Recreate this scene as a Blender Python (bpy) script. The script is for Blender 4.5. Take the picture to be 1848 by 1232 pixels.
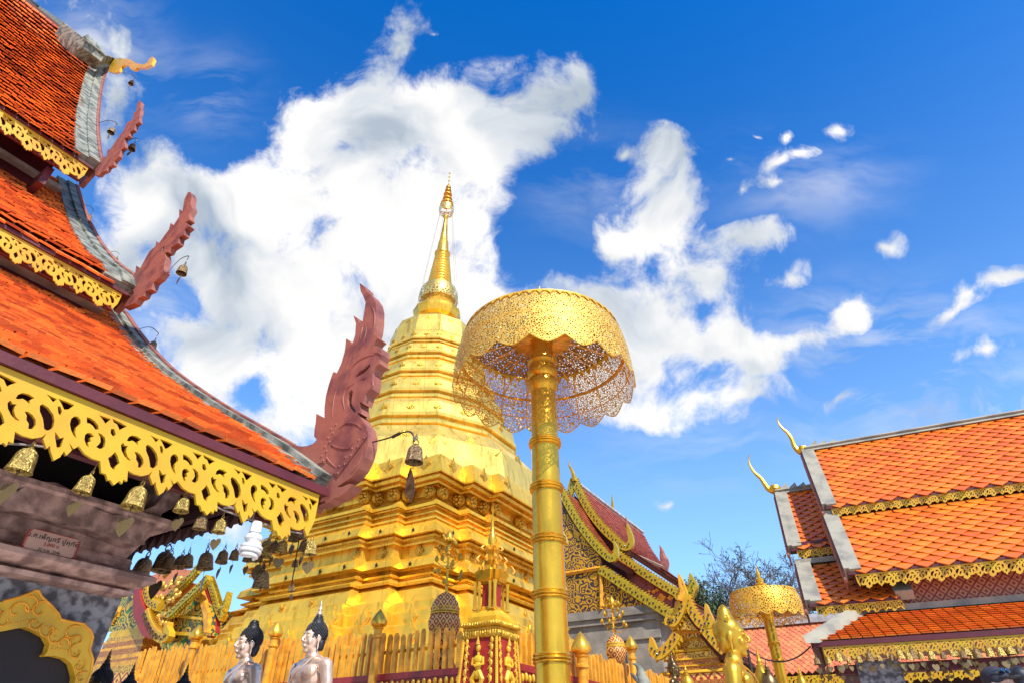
import bpy, bmesh, math, random
from mathutils import Vector, Matrix, noise as mnoise
from mathutils.geometry import tessellate_polygon
R_ = math.radians
random.seed(7)
for o in list(bpy.data.objects): bpy.data.objects.remove(o)
sc = bpy.context.scene
COL = sc.collection

# ------------------------------------------------------------------ camera
F_PX, PITCH, CAM_Z = 1090.0, R_(35.24), 1.2
cam_d = bpy.data.cameras.new('camera'); cam = bpy.data.objects.new('camera', cam_d); COL.objects.link(cam)
cam_d.sensor_width = 36; cam_d.lens = 36 * F_PX / 1848; cam_d.clip_start = 0.05; cam_d.clip_end = 3000
cam.location = (0, 0, CAM_Z); cam.rotation_euler = (math.pi / 2 + PITCH, 0, 0)
sc.camera = cam
CP, SP = math.cos(PITCH), math.sin(PITCH)

# ------------------------------------------------------------------ sun and sky
SUN_AZ, SUN_EL = 152.0, 48.0          # degrees clockwise from +Y, above horizon
sd = bpy.data.lights.new('sun', 'SUN'); sd.energy = 4.6; sd.angle = R_(0.6); sd.color = (1.0, 0.94, 0.84)
so = bpy.data.objects.new('sun', sd); COL.objects.link(so)
sv = Vector((math.sin(R_(SUN_AZ)) * math.cos(R_(SUN_EL)), math.cos(R_(SUN_AZ)) * math.cos(R_(SUN_EL)), math.sin(R_(SUN_EL))))
so.rotation_euler = sv.to_track_quat('Z', 'Y').to_euler()
so.location = (0, 0, 60)
sc.view_settings.view_transform = 'Standard'; sc.view_settings.look = 'None'
sc.view_settings.gamma = 1.0; sc.view_settings.exposure = 0.40
sc.cycles.transparent_max_bounces = 24; sc.cycles.max_bounces = 8

class NT:
    def __init__(s, tree): s.t = tree; s.n = tree.nodes; s.l = tree.links
    def new(s, typ, **kw):
        n = s.n.new(typ)
        for k, v in kw.items():
            if k.startswith('i_'): n.inputs[int(k[2:])].default_value = v
            else: setattr(n, k, v)
        return n
    def link(s, a, b): s.l.new(a, b)
    def math(s, op, a, b=None, c=None, clamp=False):
        n = s.new('ShaderNodeMath', operation=op); n.use_clamp = clamp
        for i, x in enumerate((a, b, c)):
            if x is None: continue
            if isinstance(x, (int, float)): n.inputs[i].default_value = x
            else: s.link(x, n.inputs[i])
        return n.outputs[0]
    def vmath(s, op, a, b=None, out=0):
        n = s.new('ShaderNodeVectorMath', operation=op)
        for i, x in enumerate((a, b)):
            if x is None: continue
            if isinstance(x, (tuple, list)): n.inputs[i].default_value = x
            else: s.link(x, n.inputs[i])
        return n.outputs[out]
    def ramp(s, fac, stops, interp='LINEAR'):
        n = s.new('ShaderNodeValToRGB'); cr = n.color_ramp; cr.interpolation = interp
        while len(cr.elements) < len(stops): cr.elements.new(0.5)
        for e, (p, c) in zip(cr.elements, stops):
            e.position = p; e.color = c if len(c) == 4 else (*c, 1)
        if fac is not None: s.link(fac, n.inputs[0])
        return n.outputs[0]
    def mix(s, fac, a, b, blend='MIX'):
        n = s.new('ShaderNodeMix', data_type='RGBA', blend_type=blend)
        for sock, x in ((n.inputs[0], fac), (n.inputs[6], a), (n.inputs[7], b)):
            if isinstance(x, (int, float)): sock.default_value = x
            elif isinstance(x, (tuple, list)): sock.default_value = x if len(x) == 4 else (*x, 1)
            else: s.link(x, sock)
        return n.outputs[2]

w = bpy.data.worlds.new('World'); sc.world = w; w.use_nodes = True
T = NT(w.node_tree); T.n.clear()
sky = T.new('ShaderNodeTexSky', sky_type='NISHITA'); sky.sun_disc = False
sky.sun_elevation = R_(SUN_EL); sky.sun_rotation = R_(SUN_AZ); sky.altitude = 1000; sky.air_density = 1.0; sky.dust_density = 0.6; sky.ozone_density = 2.0
hs = T.new('ShaderNodeHueSaturation'); hs.inputs['Saturation'].default_value = 1.5; hs.inputs['Value'].default_value = 1.0
T.link(sky.outputs[0], hs.inputs['Color'])
tc = T.new('ShaderNodeTexCoord'); D = tc.outputs['Generated']
fwd = (0, CP, SP); up = (0, -SP, CP)
df = T.vmath('DOT_PRODUCT', D, fwd, out=1); du = T.vmath('DOT_PRODUCT', D, up, out=1); dr = T.vmath('DOT_PRODUCT', D, (1, 0, 0), out=1)
dfc = T.math('MAXIMUM', df, 0.08)
px = T.math('DIVIDE', dr, dfc); py = T.math('DIVIDE', du, dfc)      # tangent plane around one fixed compass direction of the sky
cmb = T.new('ShaderNodeCombineXYZ'); T.link(px, cmb.inputs[0]); T.link(py, cmb.inputs[1]); P0 = cmb.outputs[0]
# turbulence that bends the cloud outlines
nz = T.new('ShaderNodeTexNoise', noise_dimensions='2D'); nz.inputs['Scale'].default_value = 4.0; nz.inputs['Detail'].default_value = 3; T.link(P0, nz.inputs['Vector'])
wv = T.vmath('SUBTRACT', nz.outputs['Color'], (0.5, 0.5, 0.5)); wv = T.vmath('MULTIPLY', wv, (0.11, 0.11, 0)); PW = T.vmath('ADD', P0, wv)
# cloud masses: u, v, rx, ry in photo pixels, turn in degrees, weight
BL = [(715,95,55,110,-8,.8),(720,215,150,110,0,1),(880,210,170,100,-8,1),(985,190,85,95,10,.9),(1025,130,38,60,10,.6),(560,240,100,75,-25,.9),(590,205,70,60,0,.8),
      (660,360,230,180,0,1.2),(470,400,130,110,0,1.1),(820,400,150,170,0,1.05),(330,480,210,190,10,.95),(560,560,260,200,0,1.15),(400,680,150,140,0,1.0),(520,760,150,100,0,.85),(760,600,260,200,0,1),
      (330,380,150,80,30,.8),(240,330,110,120,-20,.75),(190,180,70,130,-18,.6),(150,40,110,60,-30,.55),(210,70,60,70,-30,.5),(180,470,70,110,0,.6),(870,250,120,90,0,.9),
      (930,570,150,90,0,.8),(1110,570,130,130,0,.85),(1190,620,210,130,0,.9),(1100,430,60,70,0,.9),(1190,320,70,80,-20,1.0),(1170,270,60,50,0,.7),(1220,380,60,70,30,.95),(1180,410,70,50,0,.8),(1115,270,30,18,0,.55),
      (1280,500,110,70,20,.8),(1360,440,80,38,8,.75),(1320,600,110,90,-20,.8),(1450,610,120,42,20,.85),(1530,550,60,42,30,.7),(1370,655,80,40,30,.7),(1340,715,100,36,0,.7),(1180,735,150,45,0,.75),(1080,680,110,80,0,.8),
      (1400,315,62,22,15,.62),(1455,300,45,18,15,.5),(1400,350,60,18,-5,.5),(1430,265,25,18,30,.45),(1535,245,42,24,15,.55),(1300,310,28,14,10,.5),(1330,360,30,14,60,.4),
      (1595,447,42,22,-8,.5),(1740,540,75,34,25,.62),(1820,505,60,22,15,.5),(1790,650,90,36,10,.62),(1700,580,50,22,20,.45),(1515,705,55,24,28,.55),(1740,740,150,60,10,.34),(1000,390,55,34,0,.5),(1020,330,30,18,0,.4),
      (780,47,20,12,0,.4),(1360,262,16,8,0,.35),(580,300,20,14,0,.35),(420,950,120,120,0,.5),(1005,400,100,130,0,-1.1),(330,545,80,60,0,-1.1),(462,712,85,60,20,-1.0),(610,290,60,40,30,-.55),(400,270,90,90,20,-.75),(1270,560,60,40,0,-.5),(1390,570,80,40,20,-.5),(740,130,50,36,0,-.5),(880,170,60,40,0,-.3),(560,420,120,60,20,-.15),(1420,500,60,26,20,.3),(1200,920,60,20,0,.22),(1330,925,80,14,5,.2)]
acc = None; neg = None
for (u, v, rx, ry, rot, wt) in BL:
    m = T.new('ShaderNodeMapping', vector_type='TEXTURE')
    m.inputs['Location'].default_value = ((u - 924) / F_PX, -(v - 616) / F_PX, 0)
    m.inputs['Rotation'].default_value = (0, 0, R_(rot)); m.inputs['Scale'].default_value = (rx * 1.35 / F_PX, ry * 1.35 / F_PX, 1)
    T.link(PW, m.inputs['Vector'])
    g = T.new('ShaderNodeTexGradient', gradient_type='QUADRATIC_SPHERE'); T.link(m.outputs[0], g.inputs[0])
    x = T.math('MULTIPLY', g.outputs[1], (wt if rx > 65 or wt < 0 else wt+.24) * 1.5)
    if wt < 0: neg = x if neg is None else T.math('ADD', neg, x)
    else: acc = x if acc is None else T.math('ADD', acc, x)
frontm = T.math('GREATER_THAN', df, 0.12)
acc = T.math('MULTIPLY', acc, frontm)
# the rest of the sky carries loose cumulus too
sx = T.new('ShaderNodeSeparateXYZ'); T.link(D, sx.inputs[0])
zz = T.math('MAXIMUM', T.math('ADD', sx.outputs[2], 0.25), 0.1)
c2 = T.new('ShaderNodeCombineXYZ'); T.link(T.math('DIVIDE', sx.outputs[0], zz), c2.inputs[0]); T.link(T.math('DIVIDE', sx.outputs[1], zz), c2.inputs[1])
n3 = T.new('ShaderNodeTexNoise', noise_dimensions='2D'); n3.inputs['Scale'].default_value = 1.6; n3.inputs['Detail'].default_value = 8; T.link(c2.outputs[0], n3.inputs['Vector'])
back = T.math('MULTIPLY', T.math('SUBTRACT', n3.outputs[0], 0.38), 2.6)
away = T.math('SUBTRACT', 1.0, T.math('MULTIPLY', T.math('SUBTRACT', df, 0.25), 4.0, clamp=True), clamp=True)
acc = T.math('ADD', acc, T.math('MULTIPLY', back, away))
n1 = T.new('ShaderNodeTexNoise', noise_dimensions='2D'); n1.inputs['Scale'].default_value = 9; n1.inputs['Detail'].default_value = 12; n1.inputs['Roughness'].default_value = 0.64; n1.inputs['Distortion'].default_value = 0.0; T.link(PW, n1.inputs['Vector'])
nn = T.math('MULTIPLY', T.math('SUBTRACT', n1.outputs[0], 0.5), 2.7)
dens = T.math('ADD', T.math('MINIMUM', T.math('MULTIPLY', acc, 0.92), 1.12), nn); dens = T.math('ADD', dens, neg)
dens = T.math('MULTIPLY', dens, T.math('MULTIPLY', acc, 8.0, clamp=True))
cov = T.new('ShaderNodeMapRange', interpolation_type='SMOOTHSTEP'); cov.inputs['From Min'].default_value = 0.10; cov.inputs['From Max'].default_value = 0.98; T.link(dens, cov.inputs['Value'])
# cloud body shading: thick parts grey from below
n2 = T.new('ShaderNodeTexNoise', noise_dimensions='2D'); n2.inputs['Scale'].default_value = 4.2; n2.inputs['Detail'].default_value = 7; n2.inputs['Distortion'].default_value = 0.3; T.link(PW, n2.inputs['Vector'])
vn = T.new('ShaderNodeTexNoise', noise_dimensions='2D'); vn.inputs['Scale'].default_value = 3.0; vn.inputs['Detail'].default_value = 10; vn.inputs['Roughness'].default_value = .62
vm = T.new('ShaderNodeMapping'); vm.inputs['Rotation'].default_value = (0, 0, R_(-28)); vm.inputs['Scale'].default_value = (1.0, 3.6, 1); T.link(PW, vm.inputs['Vector']); T.link(vm.outputs[0], vn.inputs['Vector'])
vb = None
for (u, v, rx, ry, wt) in ((1700,720,330,150,.75),(1640,600,260,130,.55),(1450,330,230,120,.42),(1300,800,330,120,.35),(1080,330,180,130,.45),(180,120,150,190,.9),(380,170,120,120,.4),(1500,620,230,140,.5),(300,560,170,140,.6)):
    m = T.new('ShaderNodeMapping', vector_type='TEXTURE'); m.inputs['Location'].default_value = ((u-924)/F_PX, -(v-616)/F_PX, 0); m.inputs['Scale'].default_value = (rx*1.3/F_PX, ry*1.3/F_PX, 1); T.link(P0, m.inputs['Vector'])
    g = T.new('ShaderNodeTexGradient', gradient_type='QUADRATIC_SPHERE'); T.link(m.outputs[0], g.inputs[0]); x = T.math('MULTIPLY', g.outputs[1], wt*1.6); vb = x if vb is None else T.math('ADD', vb, x)
veil = T.math('MULTIPLY', T.math('MULTIPLY', T.math('SUBTRACT', vn.outputs[0], 0.42), 3.6, clamp=True), T.math('MULTIPLY', T.math('MULTIPLY', vb, frontm), 1.0, clamp=True))
covf = T.math('MAXIMUM', cov.outputs[0], T.math('MULTIPLY', veil, 0.72))
ccol = T.ramp(n2.outputs[0], [(0.31, (0.48, 0.56, 0.66)), (0.43, (0.76, 0.81, 0.87)), (0.52, (1.0, 1.0, 1.0)), (0.66, (1.16, 1.14, 1.10))])
skyt = T.vmath('MULTIPLY', hs.outputs[0], (0.42, 1.06, 1.30))
hz = T.math('POWER', T.math('SUBTRACT', 1.0, T.math('MAXIMUM', sx.outputs[2], 0.0)), 2.3)
skyc = T.mix(T.math('MULTIPLY', hz, 0.95, clamp=True), skyt, (3.4, 5.0, 6.6))
bg1 = T.new('ShaderNodeBackground'); T.link(skyc, bg1.inputs[0]); bg1.inputs[1].default_value = 0.165
bg2 = T.new('ShaderNodeBackground'); T.link(ccol, bg2.inputs[0]); bg2.inputs[1].default_value = 0.74
mx = T.new('ShaderNodeMixShader'); T.link(covf, mx.inputs[0]); T.link(bg1.outputs[0], mx.inputs[1]); T.link(bg2.outputs[0], mx.inputs[2])
ow = T.new('ShaderNodeOutputWorld'); T.link(mx.outputs[0], ow.inputs[0])
w.cycles.sampling_method = 'MANUAL'; w.cycles.sample_map_resolution = 512

# ------------------------------------------------------------------ materials
M = {}
def mat(name, col, rough=0.5, metal=0.0, var=0.15, vscale=6, bump=0.2, bscale=30, col2=None, island=0.0, coat=0.0, detail=6, bdist=0.01, thr=None):
    """principled paint / stone / metal with colour variation (col -> col2), per-piece variation and a noise bump"""
    m = bpy.data.materials.new(name); m.use_nodes = True; t = NT(m.node_tree); t.n.clear()
    out = t.new('ShaderNodeOutputMaterial'); b = t.new('ShaderNodeBsdfPrincipled'); t.link(b.outputs[0], out.inputs[0])
    tcn = t.new('ShaderNodeTexCoord'); n = t.new('ShaderNodeTexNoise'); n.inputs['Scale'].default_value = vscale; n.inputs['Detail'].default_value = detail
    t.link(tcn.outputs['Object'], n.inputs['Vector'])
    c2 = col2 or tuple(max(0, c * (1 - var * 2)) for c in col)
    lo, hi = thr or (0.35, 0.65)
    c = t.ramp(n.outputs[0], [(lo, c2), (hi, col)])
    if island:
        g = t.new('ShaderNodeNewGeometry'); hv = t.new('ShaderNodeHueSaturation')
        v = t.math('MULTIPLY_ADD', g.outputs['Random Per Island'], island * 2, 1 - island); t.link(v, hv.inputs['Value'])
        hvv = t.math('MULTIPLY_ADD', g.outputs['Random Per Island'], 0.014, 0.494); t.link(hvv, hv.inputs['Hue'])
        t.link(c, hv.inputs['Color']); c = hv.outputs[0]
    t.link(c, b.inputs['Base Color']); b.inputs['Metallic'].default_value = metal
    rr = t.math('MULTIPLY_ADD', n.outputs[0], 0.24, rough - 0.12, clamp=True); t.link(rr, b.inputs['Roughness'])
    if coat: b.inputs['Coat Weight'].default_value = coat
    if bump:
        n2 = t.new('ShaderNodeTexNoise'); n2.inputs['Scale'].default_value = bscale; n2.inputs['Detail'].default_value = 4; t.link(tcn.outputs['Object'], n2.inputs['Vector'])
        bp = t.new('ShaderNodeBump'); bp.inputs['Strength'].default_value = bump; bp.inputs['Distance'].default_value = bdist; t.link(n2.outputs[0], bp.inputs['Height']); t.link(bp.outputs[0], b.inputs['Normal'])
    m['p'] = 1; M[name] = m; return m
def sheet_gold(name, col, rough, wr, scale=1.6, metal=0.9, seams=0.0):
    m = mat(name, col, rough, metal, var=0.10, vscale=2.2, bump=0)
    t = NT(m.node_tree); b = [n for n in t.n if n.type == 'BSDF_PRINCIPLED'][0]
    tcn = t.new('ShaderNodeTexCoord'); n2 = t.new('ShaderNodeTexNoise'); n2.inputs['Scale'].default_value = scale; n2.inputs['Detail'].default_value = 4; t.link(tcn.outputs['Object'], n2.inputs['Vector'])
    n3 = t.new('ShaderNodeTexNoise'); n3.inputs['Scale'].default_value = scale * 6; n3.inputs['Detail'].default_value = 2; t.link(tcn.outputs['Object'], n3.inputs['Vector'])
    h = t.math('MULTIPLY_ADD', n3.outputs[0], 0.14, n2.outputs[0])
    st_ = t.new('ShaderNodeMapping'); st_.inputs['Scale'].default_value = (5, 5, .55); t.link(tcn.outputs['Object'], st_.inputs['Vector'])
    sn_ = t.new('ShaderNodeTexNoise'); sn_.inputs['Scale'].default_value = 1.6; sn_.inputs['Detail'].default_value = 6; t.link(st_.outputs[0], sn_.inputs['Vector'])
    cc0 = b.inputs['Base Color'].links[0].from_socket; t.link(t.mix(1.0, cc0, t.ramp(sn_.outputs[0], [(.30, (.66, .58, .42)), (.46, (1, 1, 1))]), 'MULTIPLY'), b.inputs['Base Color'])
    if seams:
        s = t.new('ShaderNodeSeparateXYZ'); t.link(tcn.outputs['Object'], s.inputs[0])
        k = t.math('ADD', s.outputs[0], s.outputs[1]); k = t.math('FRACT', t.math('MULTIPLY', k, seams)); k = t.math('LESS_THAN', k, 0.02)
        h = t.math('MULTIPLY_ADD', k, -0.12, h)
        cc = b.inputs['Base Color'].links[0].from_socket
        t.link(t.mix(t.math('MULTIPLY', k, 0.55), cc, tuple(c * 0.35 for c in col)), b.inputs['Base Color'])
    bp = t.new('ShaderNodeBump'); bp.inputs['Strength'].default_value = 1.0; bp.inputs['Distance'].default_value = wr; t.link(h, bp.inputs['Height']); t.link(bp.outputs[0], b.inputs['Normal'])
    return m
sheet_gold('chedi gold', (1.0, 0.61, 0.06), 0.40, 0.04, metal=.58, seams=1.9)
sheet_gold('chedi gold pale', (1.0, 0.68, 0.13), 0.36, 0.03, metal=.60, seams=2.3)
sheet_gold('chedi gold plain', (1.0, 0.56, 0.06), 0.30, 0.015, scale=4, metal=.7)
sheet_gold('pole gold', (0.86, 0.47, 0.035), 0.27, 0.012, scale=3, metal=.68)
mat('gold ornament', (0.85, 0.50, 0.06), 0.4, 0.75, var=.2, vscale=14, bump=.9, bscale=38, bdist=.02)
mat('gold paint', (0.82, 0.47, 0.025), 0.42, 0.12, var=.16, vscale=7, bump=.15)
mat('yellow board', (0.60, 0.38, 0.010), 0.5, 0.0, var=.12, vscale=5, bump=.12, col2=(0.60, 0.30, 0.015))
mat('orange gold', (1.0, 0.44, 0.03), 0.36, 0.2, var=.2, vscale=9, bump=.3)
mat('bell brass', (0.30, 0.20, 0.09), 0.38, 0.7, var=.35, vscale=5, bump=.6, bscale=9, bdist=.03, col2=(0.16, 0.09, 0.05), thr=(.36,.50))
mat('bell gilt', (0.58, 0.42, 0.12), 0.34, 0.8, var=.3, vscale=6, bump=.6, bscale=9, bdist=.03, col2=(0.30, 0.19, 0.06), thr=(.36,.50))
mat('dark brass', (0.20, 0.12, 0.06), 0.45, 0.6, var=.3, vscale=30)
mat('leaf plate', (0.34, 0.24, 0.11), 0.45, 0.5, var=.3, vscale=40)
mat('roof tile', (0.86, 0.19, 0.03), 0.5, 0, var=.2, vscale=3.5, bump=.35, bscale=50, island=.42, col2=(0.74, 0.155, 0.028))
mat('glazed tile', (0.82, 0.18, 0.016), 0.32, 0, var=.08, vscale=3, bump=.1, bscale=50, island=.11, coat=.25)
mat('far tile', (0.74, 0.22, 0.09), 0.5, 0, var=.08, vscale=3, bump=.1, island=.14)
mat('red brown tile', (0.40, 0.075, 0.03), 0.45, 0, var=.15, vscale=4, bump=.2, island=.2)
mat('tile bed', (0.10, 0.025, 0.012), 0.8, 0)
mat('lichen stucco', (0.28, 0.28, 0.225), 0.85, 0, vscale=7, bump=.8, bscale=26, col2=(0.07, 0.08, 0.065), thr=(.38, .60), detail=10)
mat('pale stucco', (0.34, 0.31, 0.235), 0.8, 0, vscale=4, bump=.4, col2=(0.20, 0.19, 0.16), thr=(.32, .55), detail=9)
mat('naga paint', (0.31, 0.10, 0.066), 0.6, 0, vscale=7, bump=.3, bscale=18, col2=(0.17, 0.05, 0.045), thr=(.36, .55), detail=8)
mat('maroon wood', (0.12, 0.014, 0.022), 0.55, 0, vscale=6, bump=.2)
mat('maroon dark', (0.045, 0.012, 0.016), 0.6, 0, vscale=6, bump=.2)
mat('red paint', (0.36, 0.025, 0.022), 0.45, 0, vscale=8, bump=.1)
mat('grey column', (0.32, 0.32, 0.35), 0.75, 0, vscale=18, bump=.7, bscale=24, col2=(0.09, 0.085, 0.10), thr=(.42, .58), detail=12)
mat('pink stucco', (0.56, 0.37, 0.33), 0.8, 0, vscale=13, bump=.8, bscale=22, col2=(0.22, 0.135, 0.125), thr=(.40, .62), detail=12)
mat('grey stone', (0.36, 0.31, 0.25), 0.85, 0, vscale=2.6, bump=.4, bscale=12, col2=(0.20, 0.175, 0.15), detail=9)
mat('black hair', (0.012, 0.013, 0.022), 0.5, 0, bump=.3)
mat('silver bronze', (0.92, 0.68, 0.54), 0.34, 0.55, var=.15, vscale=9, bump=.08, bscale=12)
mat('statue gold', (0.66, 0.37, 0.03), 0.36, 0.65, var=.12, vscale=7, bump=.06, bscale=10)
mat('old bronze', (0.22, 0.14, 0.06), 0.35, 0.8, var=.3, vscale=9)
mat('white plastic', (0.80, 0.80, 0.80), 0.3, 0, var=.02, bump=0, coat=.3)
mat('grey plastic', (0.50, 0.50, 0.53), 0.4, 0, var=.03, bump=0)
mat('cable', (0.42, 0.36, 0.35), 0.6, 0, bump=0)
mat('black cable', (0.02, 0.02, 0.02), 0.6, 0, bump=0)
mat('iron', (0.06, 0.04, 0.04), 0.5, 0.6, bump=.1)
mat('green glass', (0.03, 0.26, 0.06), 0.12, 0.5, var=.3, vscale=30, bump=.5)
mat('blue glass', (0.02, 0.10, 0.22), 0.12, 0.5, var=.3, vscale=30, bump=.5)
mat('lime gold', (0.62, 0.44, 0.035), 0.35, 0.3, var=.2, vscale=30, bump=.3, island=.2)
mat('dark inset', (0.03, 0.035, 0.025), 0.3, 0.2, bump=.2)
mat('marble floor', (0.62, 0.55, 0.45), 0.5, 0, vscale=1.2, bump=.05, col2=(0.50, 0.43, 0.34))
mat('bark', (0.10, 0.085, 0.09), 0.9, 0, vscale=8, bump=.6)
mat('leaves', (0.06, 0.10, 0.03), 0.6, 0, vscale=1, bump=0, island=.5)
mat('skin', (0.55, 0.33, 0.24), 0.5, 0, var=.05, bump=.1)
mat('dark cloth', (0.03, 0.03, 0.045), 0.8, 0, var=.1, bump=.2)
mat('pane', (0.02, 0.05, 0.09), 0.1, 0, bump=0, coat=.5)
mat('painted shade', (0.022, 0.016, 0.02), 0.7, 0, bump=.1)  # near-black colour standing in for deep shade
mat('plaque face', (0.60, 0.40, 0.34), 0.45, 0, vscale=6, bump=.05, col2=(0.5, 0.31, 0.27))
mat('ink black', (0.02, 0.02, 0.03), 0.6, 0, bump=0)
mat('ink red', (0.42, 0.04, 0.04), 0.6, 0, bump=0)
mat('grey flashing', (0.50, 0.50, 0.50), 0.6, 0, vscale=6, bump=.2, col2=(.3, .29, .28))

def filigree(name, col, scale, width, metal=0.85, rough=0.35, warp=.35):
    """pierced sheet: metal where a cell edge runs, open between"""
    m = bpy.data.materials.new(name); m.use_nodes = True; t = NT(m.node_tree); t.n.clear()
    out = t.new('ShaderNodeOutputMaterial'); b = t.new('ShaderNodeBsdfPrincipled'); tr = t.new('ShaderNodeBsdfTransparent'); ms = t.new('ShaderNodeMixShader')
    tcn = t.new('ShaderNodeTexCoord'); nz = t.new('ShaderNodeTexNoise'); nz.inputs['Scale'].default_value = scale * .35; t.link(tcn.outputs['Object'], nz.inputs['Vector'])
    p = t.vmath('ADD', tcn.outputs['Object'], t.vmath('MULTIPLY', nz.outputs['Color'], (warp / scale * 3,) * 3))
    v = t.new('ShaderNodeTexVoronoi', feature='DISTANCE_TO_EDGE'); v.inputs['Scale'].default_value = scale; t.link(p, v.inputs['Vector'])
    a = t.math('LESS_THAN', v.outputs['Distance'], width)
    b.inputs['Base Color'].default_value = (*col, 1); b.inputs['Metallic'].default_value = metal; b.inputs['Roughness'].default_value = rough
    t.link(a, ms.inputs[0]); t.link(tr.outputs[0], ms.inputs[1]); t.link(b.outputs[0], ms.inputs[2]); t.link(ms.outputs[0], out.inputs[0])
    M[name] = m; return m
filigree('parasol filigree', (0.78, 0.50, 0.09), 44, 0.15, metal=.45, rough=.55)
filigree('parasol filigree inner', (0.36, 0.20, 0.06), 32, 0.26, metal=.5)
filigree('small filigree', (0.90, 0.52, 0.06), 18, 0.15, metal=.5, rough=.5)
filigree('spire filigree', (0.95, 0.70, 0.2), 16, 0.16)

def scroll(name, fg, bg, scale, thr=.5, metal=.5, bg2=None):
    """carved gilt scrollwork over a dark or coloured ground, with relief"""
    m = bpy.data.materials.new(name); m.use_nodes = True; t = NT(m.node_tree); t.n.clear()
    out = t.new('ShaderNodeOutputMaterial'); b = t.new('ShaderNodeBsdfPrincipled'); t.link(b.outputs[0], out.inputs[0])
    tcn = t.new('ShaderNodeTexCoord'); nz = t.new('ShaderNodeTexNoise'); nz.inputs['Scale'].default_value = scale * .5; nz.inputs['Detail'].default_value = 1; t.link(tcn.outputs['Object'], nz.inputs['Vector'])
    p = t.vmath('ADD', tcn.outputs['Object'], t.vmath('MULTIPLY', nz.outputs['Color'], (1.4 / scale,) * 3))
    v = t.new('ShaderNodeTexVoronoi', feature='F1'); v.inputs['Scale'].default_value = scale; t.link(p, v.inputs['Vector'])
    wv = t.math('SINE', t.math('MULTIPLY', v.outputs['Distance'], 19.0))
    k = t.new('ShaderNodeMapRange'); k.inputs['From Min'].default_value = -0.25 + (thr - .5) * 2; k.inputs['From Max'].default_value = 0.05 + (thr - .5) * 2; t.link(wv, k.inputs['Value'])
    g = bg
    if bg2:
        nb = t.new('ShaderNodeTexNoise'); nb.inputs['Scale'].default_value = scale * .6; t.link(tcn.outputs['Object'], nb.inputs['Vector']); g = t.ramp(nb.outputs[0], [(.45, bg), (.55, bg2)])
    t.link(t.mix(k.outputs[0], g, fg), b.inputs['Base Color']); t.link(t.math('MULTIPLY', k.outputs[0], metal), b.inputs['Metallic']); b.inputs['Roughness'].default_value = .38
    bp = t.new('ShaderNodeBump'); bp.inputs['Strength'].default_value = .9; bp.inputs['Distance'].default_value = .25 / scale; t.link(k.outputs[0], bp.inputs['Height']); t.link(bp.outputs[0], b.inputs['Normal'])
    M[name] = m; return m
scroll('gable scroll', (0.80, 0.40, 0.03), (0.06, 0.035, 0.05), 5.2, .46)
scroll('green mosaic scroll', (0.78, 0.44, 0.05), (0.02, 0.22, 0.04), 6, .46, bg2=(0.015, 0.06, 0.05))
scroll('carved red gold', (0.66, 0.30, 0.06), (0.34, 0.06, 0.02), 17, .46)
scroll('carved gold', (0.85, 0.50, 0.07), (0.35, 0.13, 0.02), 11, .38)
scroll('red figure ground', (0.55, 0.22, 0.05), (0.35, 0.03, 0.03), 9, .62)
def diamond_mat(name, a, bcol, s):
    m = mat(name, a, .5, .1, bump=.1); t = NT(m.node_tree); b = [n for n in t.n if n.type == 'BSDF_PRINCIPLED'][0]
    tcn = t.new('ShaderNodeTexCoord'); sp = t.new('ShaderNodeSeparateXYZ'); t.link(tcn.outputs['Object'], sp.inputs[0])
    h = t.math('ADD', sp.outputs[0], sp.outputs[1])
    k = []
    for sg in (1, -1):
        q = t.math('MULTIPLY_ADD', sp.outputs[2], sg * s, t.math('MULTIPLY', h, s)); q = t.math('ABSOLUTE', t.math('SUBTRACT', t.math('FRACT', q), .5)); k.append(q)
    mn = t.math('MINIMUM', *k); e = t.math('LESS_THAN', mn, .1); c3 = t.math('GREATER_THAN', mn, .33); e = t.math('MAXIMUM', e, c3)
    t.link(t.mix(e, a, bcol), b.inputs['Base Color']); return m
diamond_mat('stencilled red wall', (0.62, 0.24, 0.10), (0.30, 0.03, 0.04), 7.5)
diamond_mat('urn lattice', (0.36, 0.03, 0.03), (0.80, 0.50, 0.10), 9.0)
diamond_mat('shrine lattice', (0.80, 0.50, 0.10), (0.36, 0.04, 0.03), 4.0)

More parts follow.
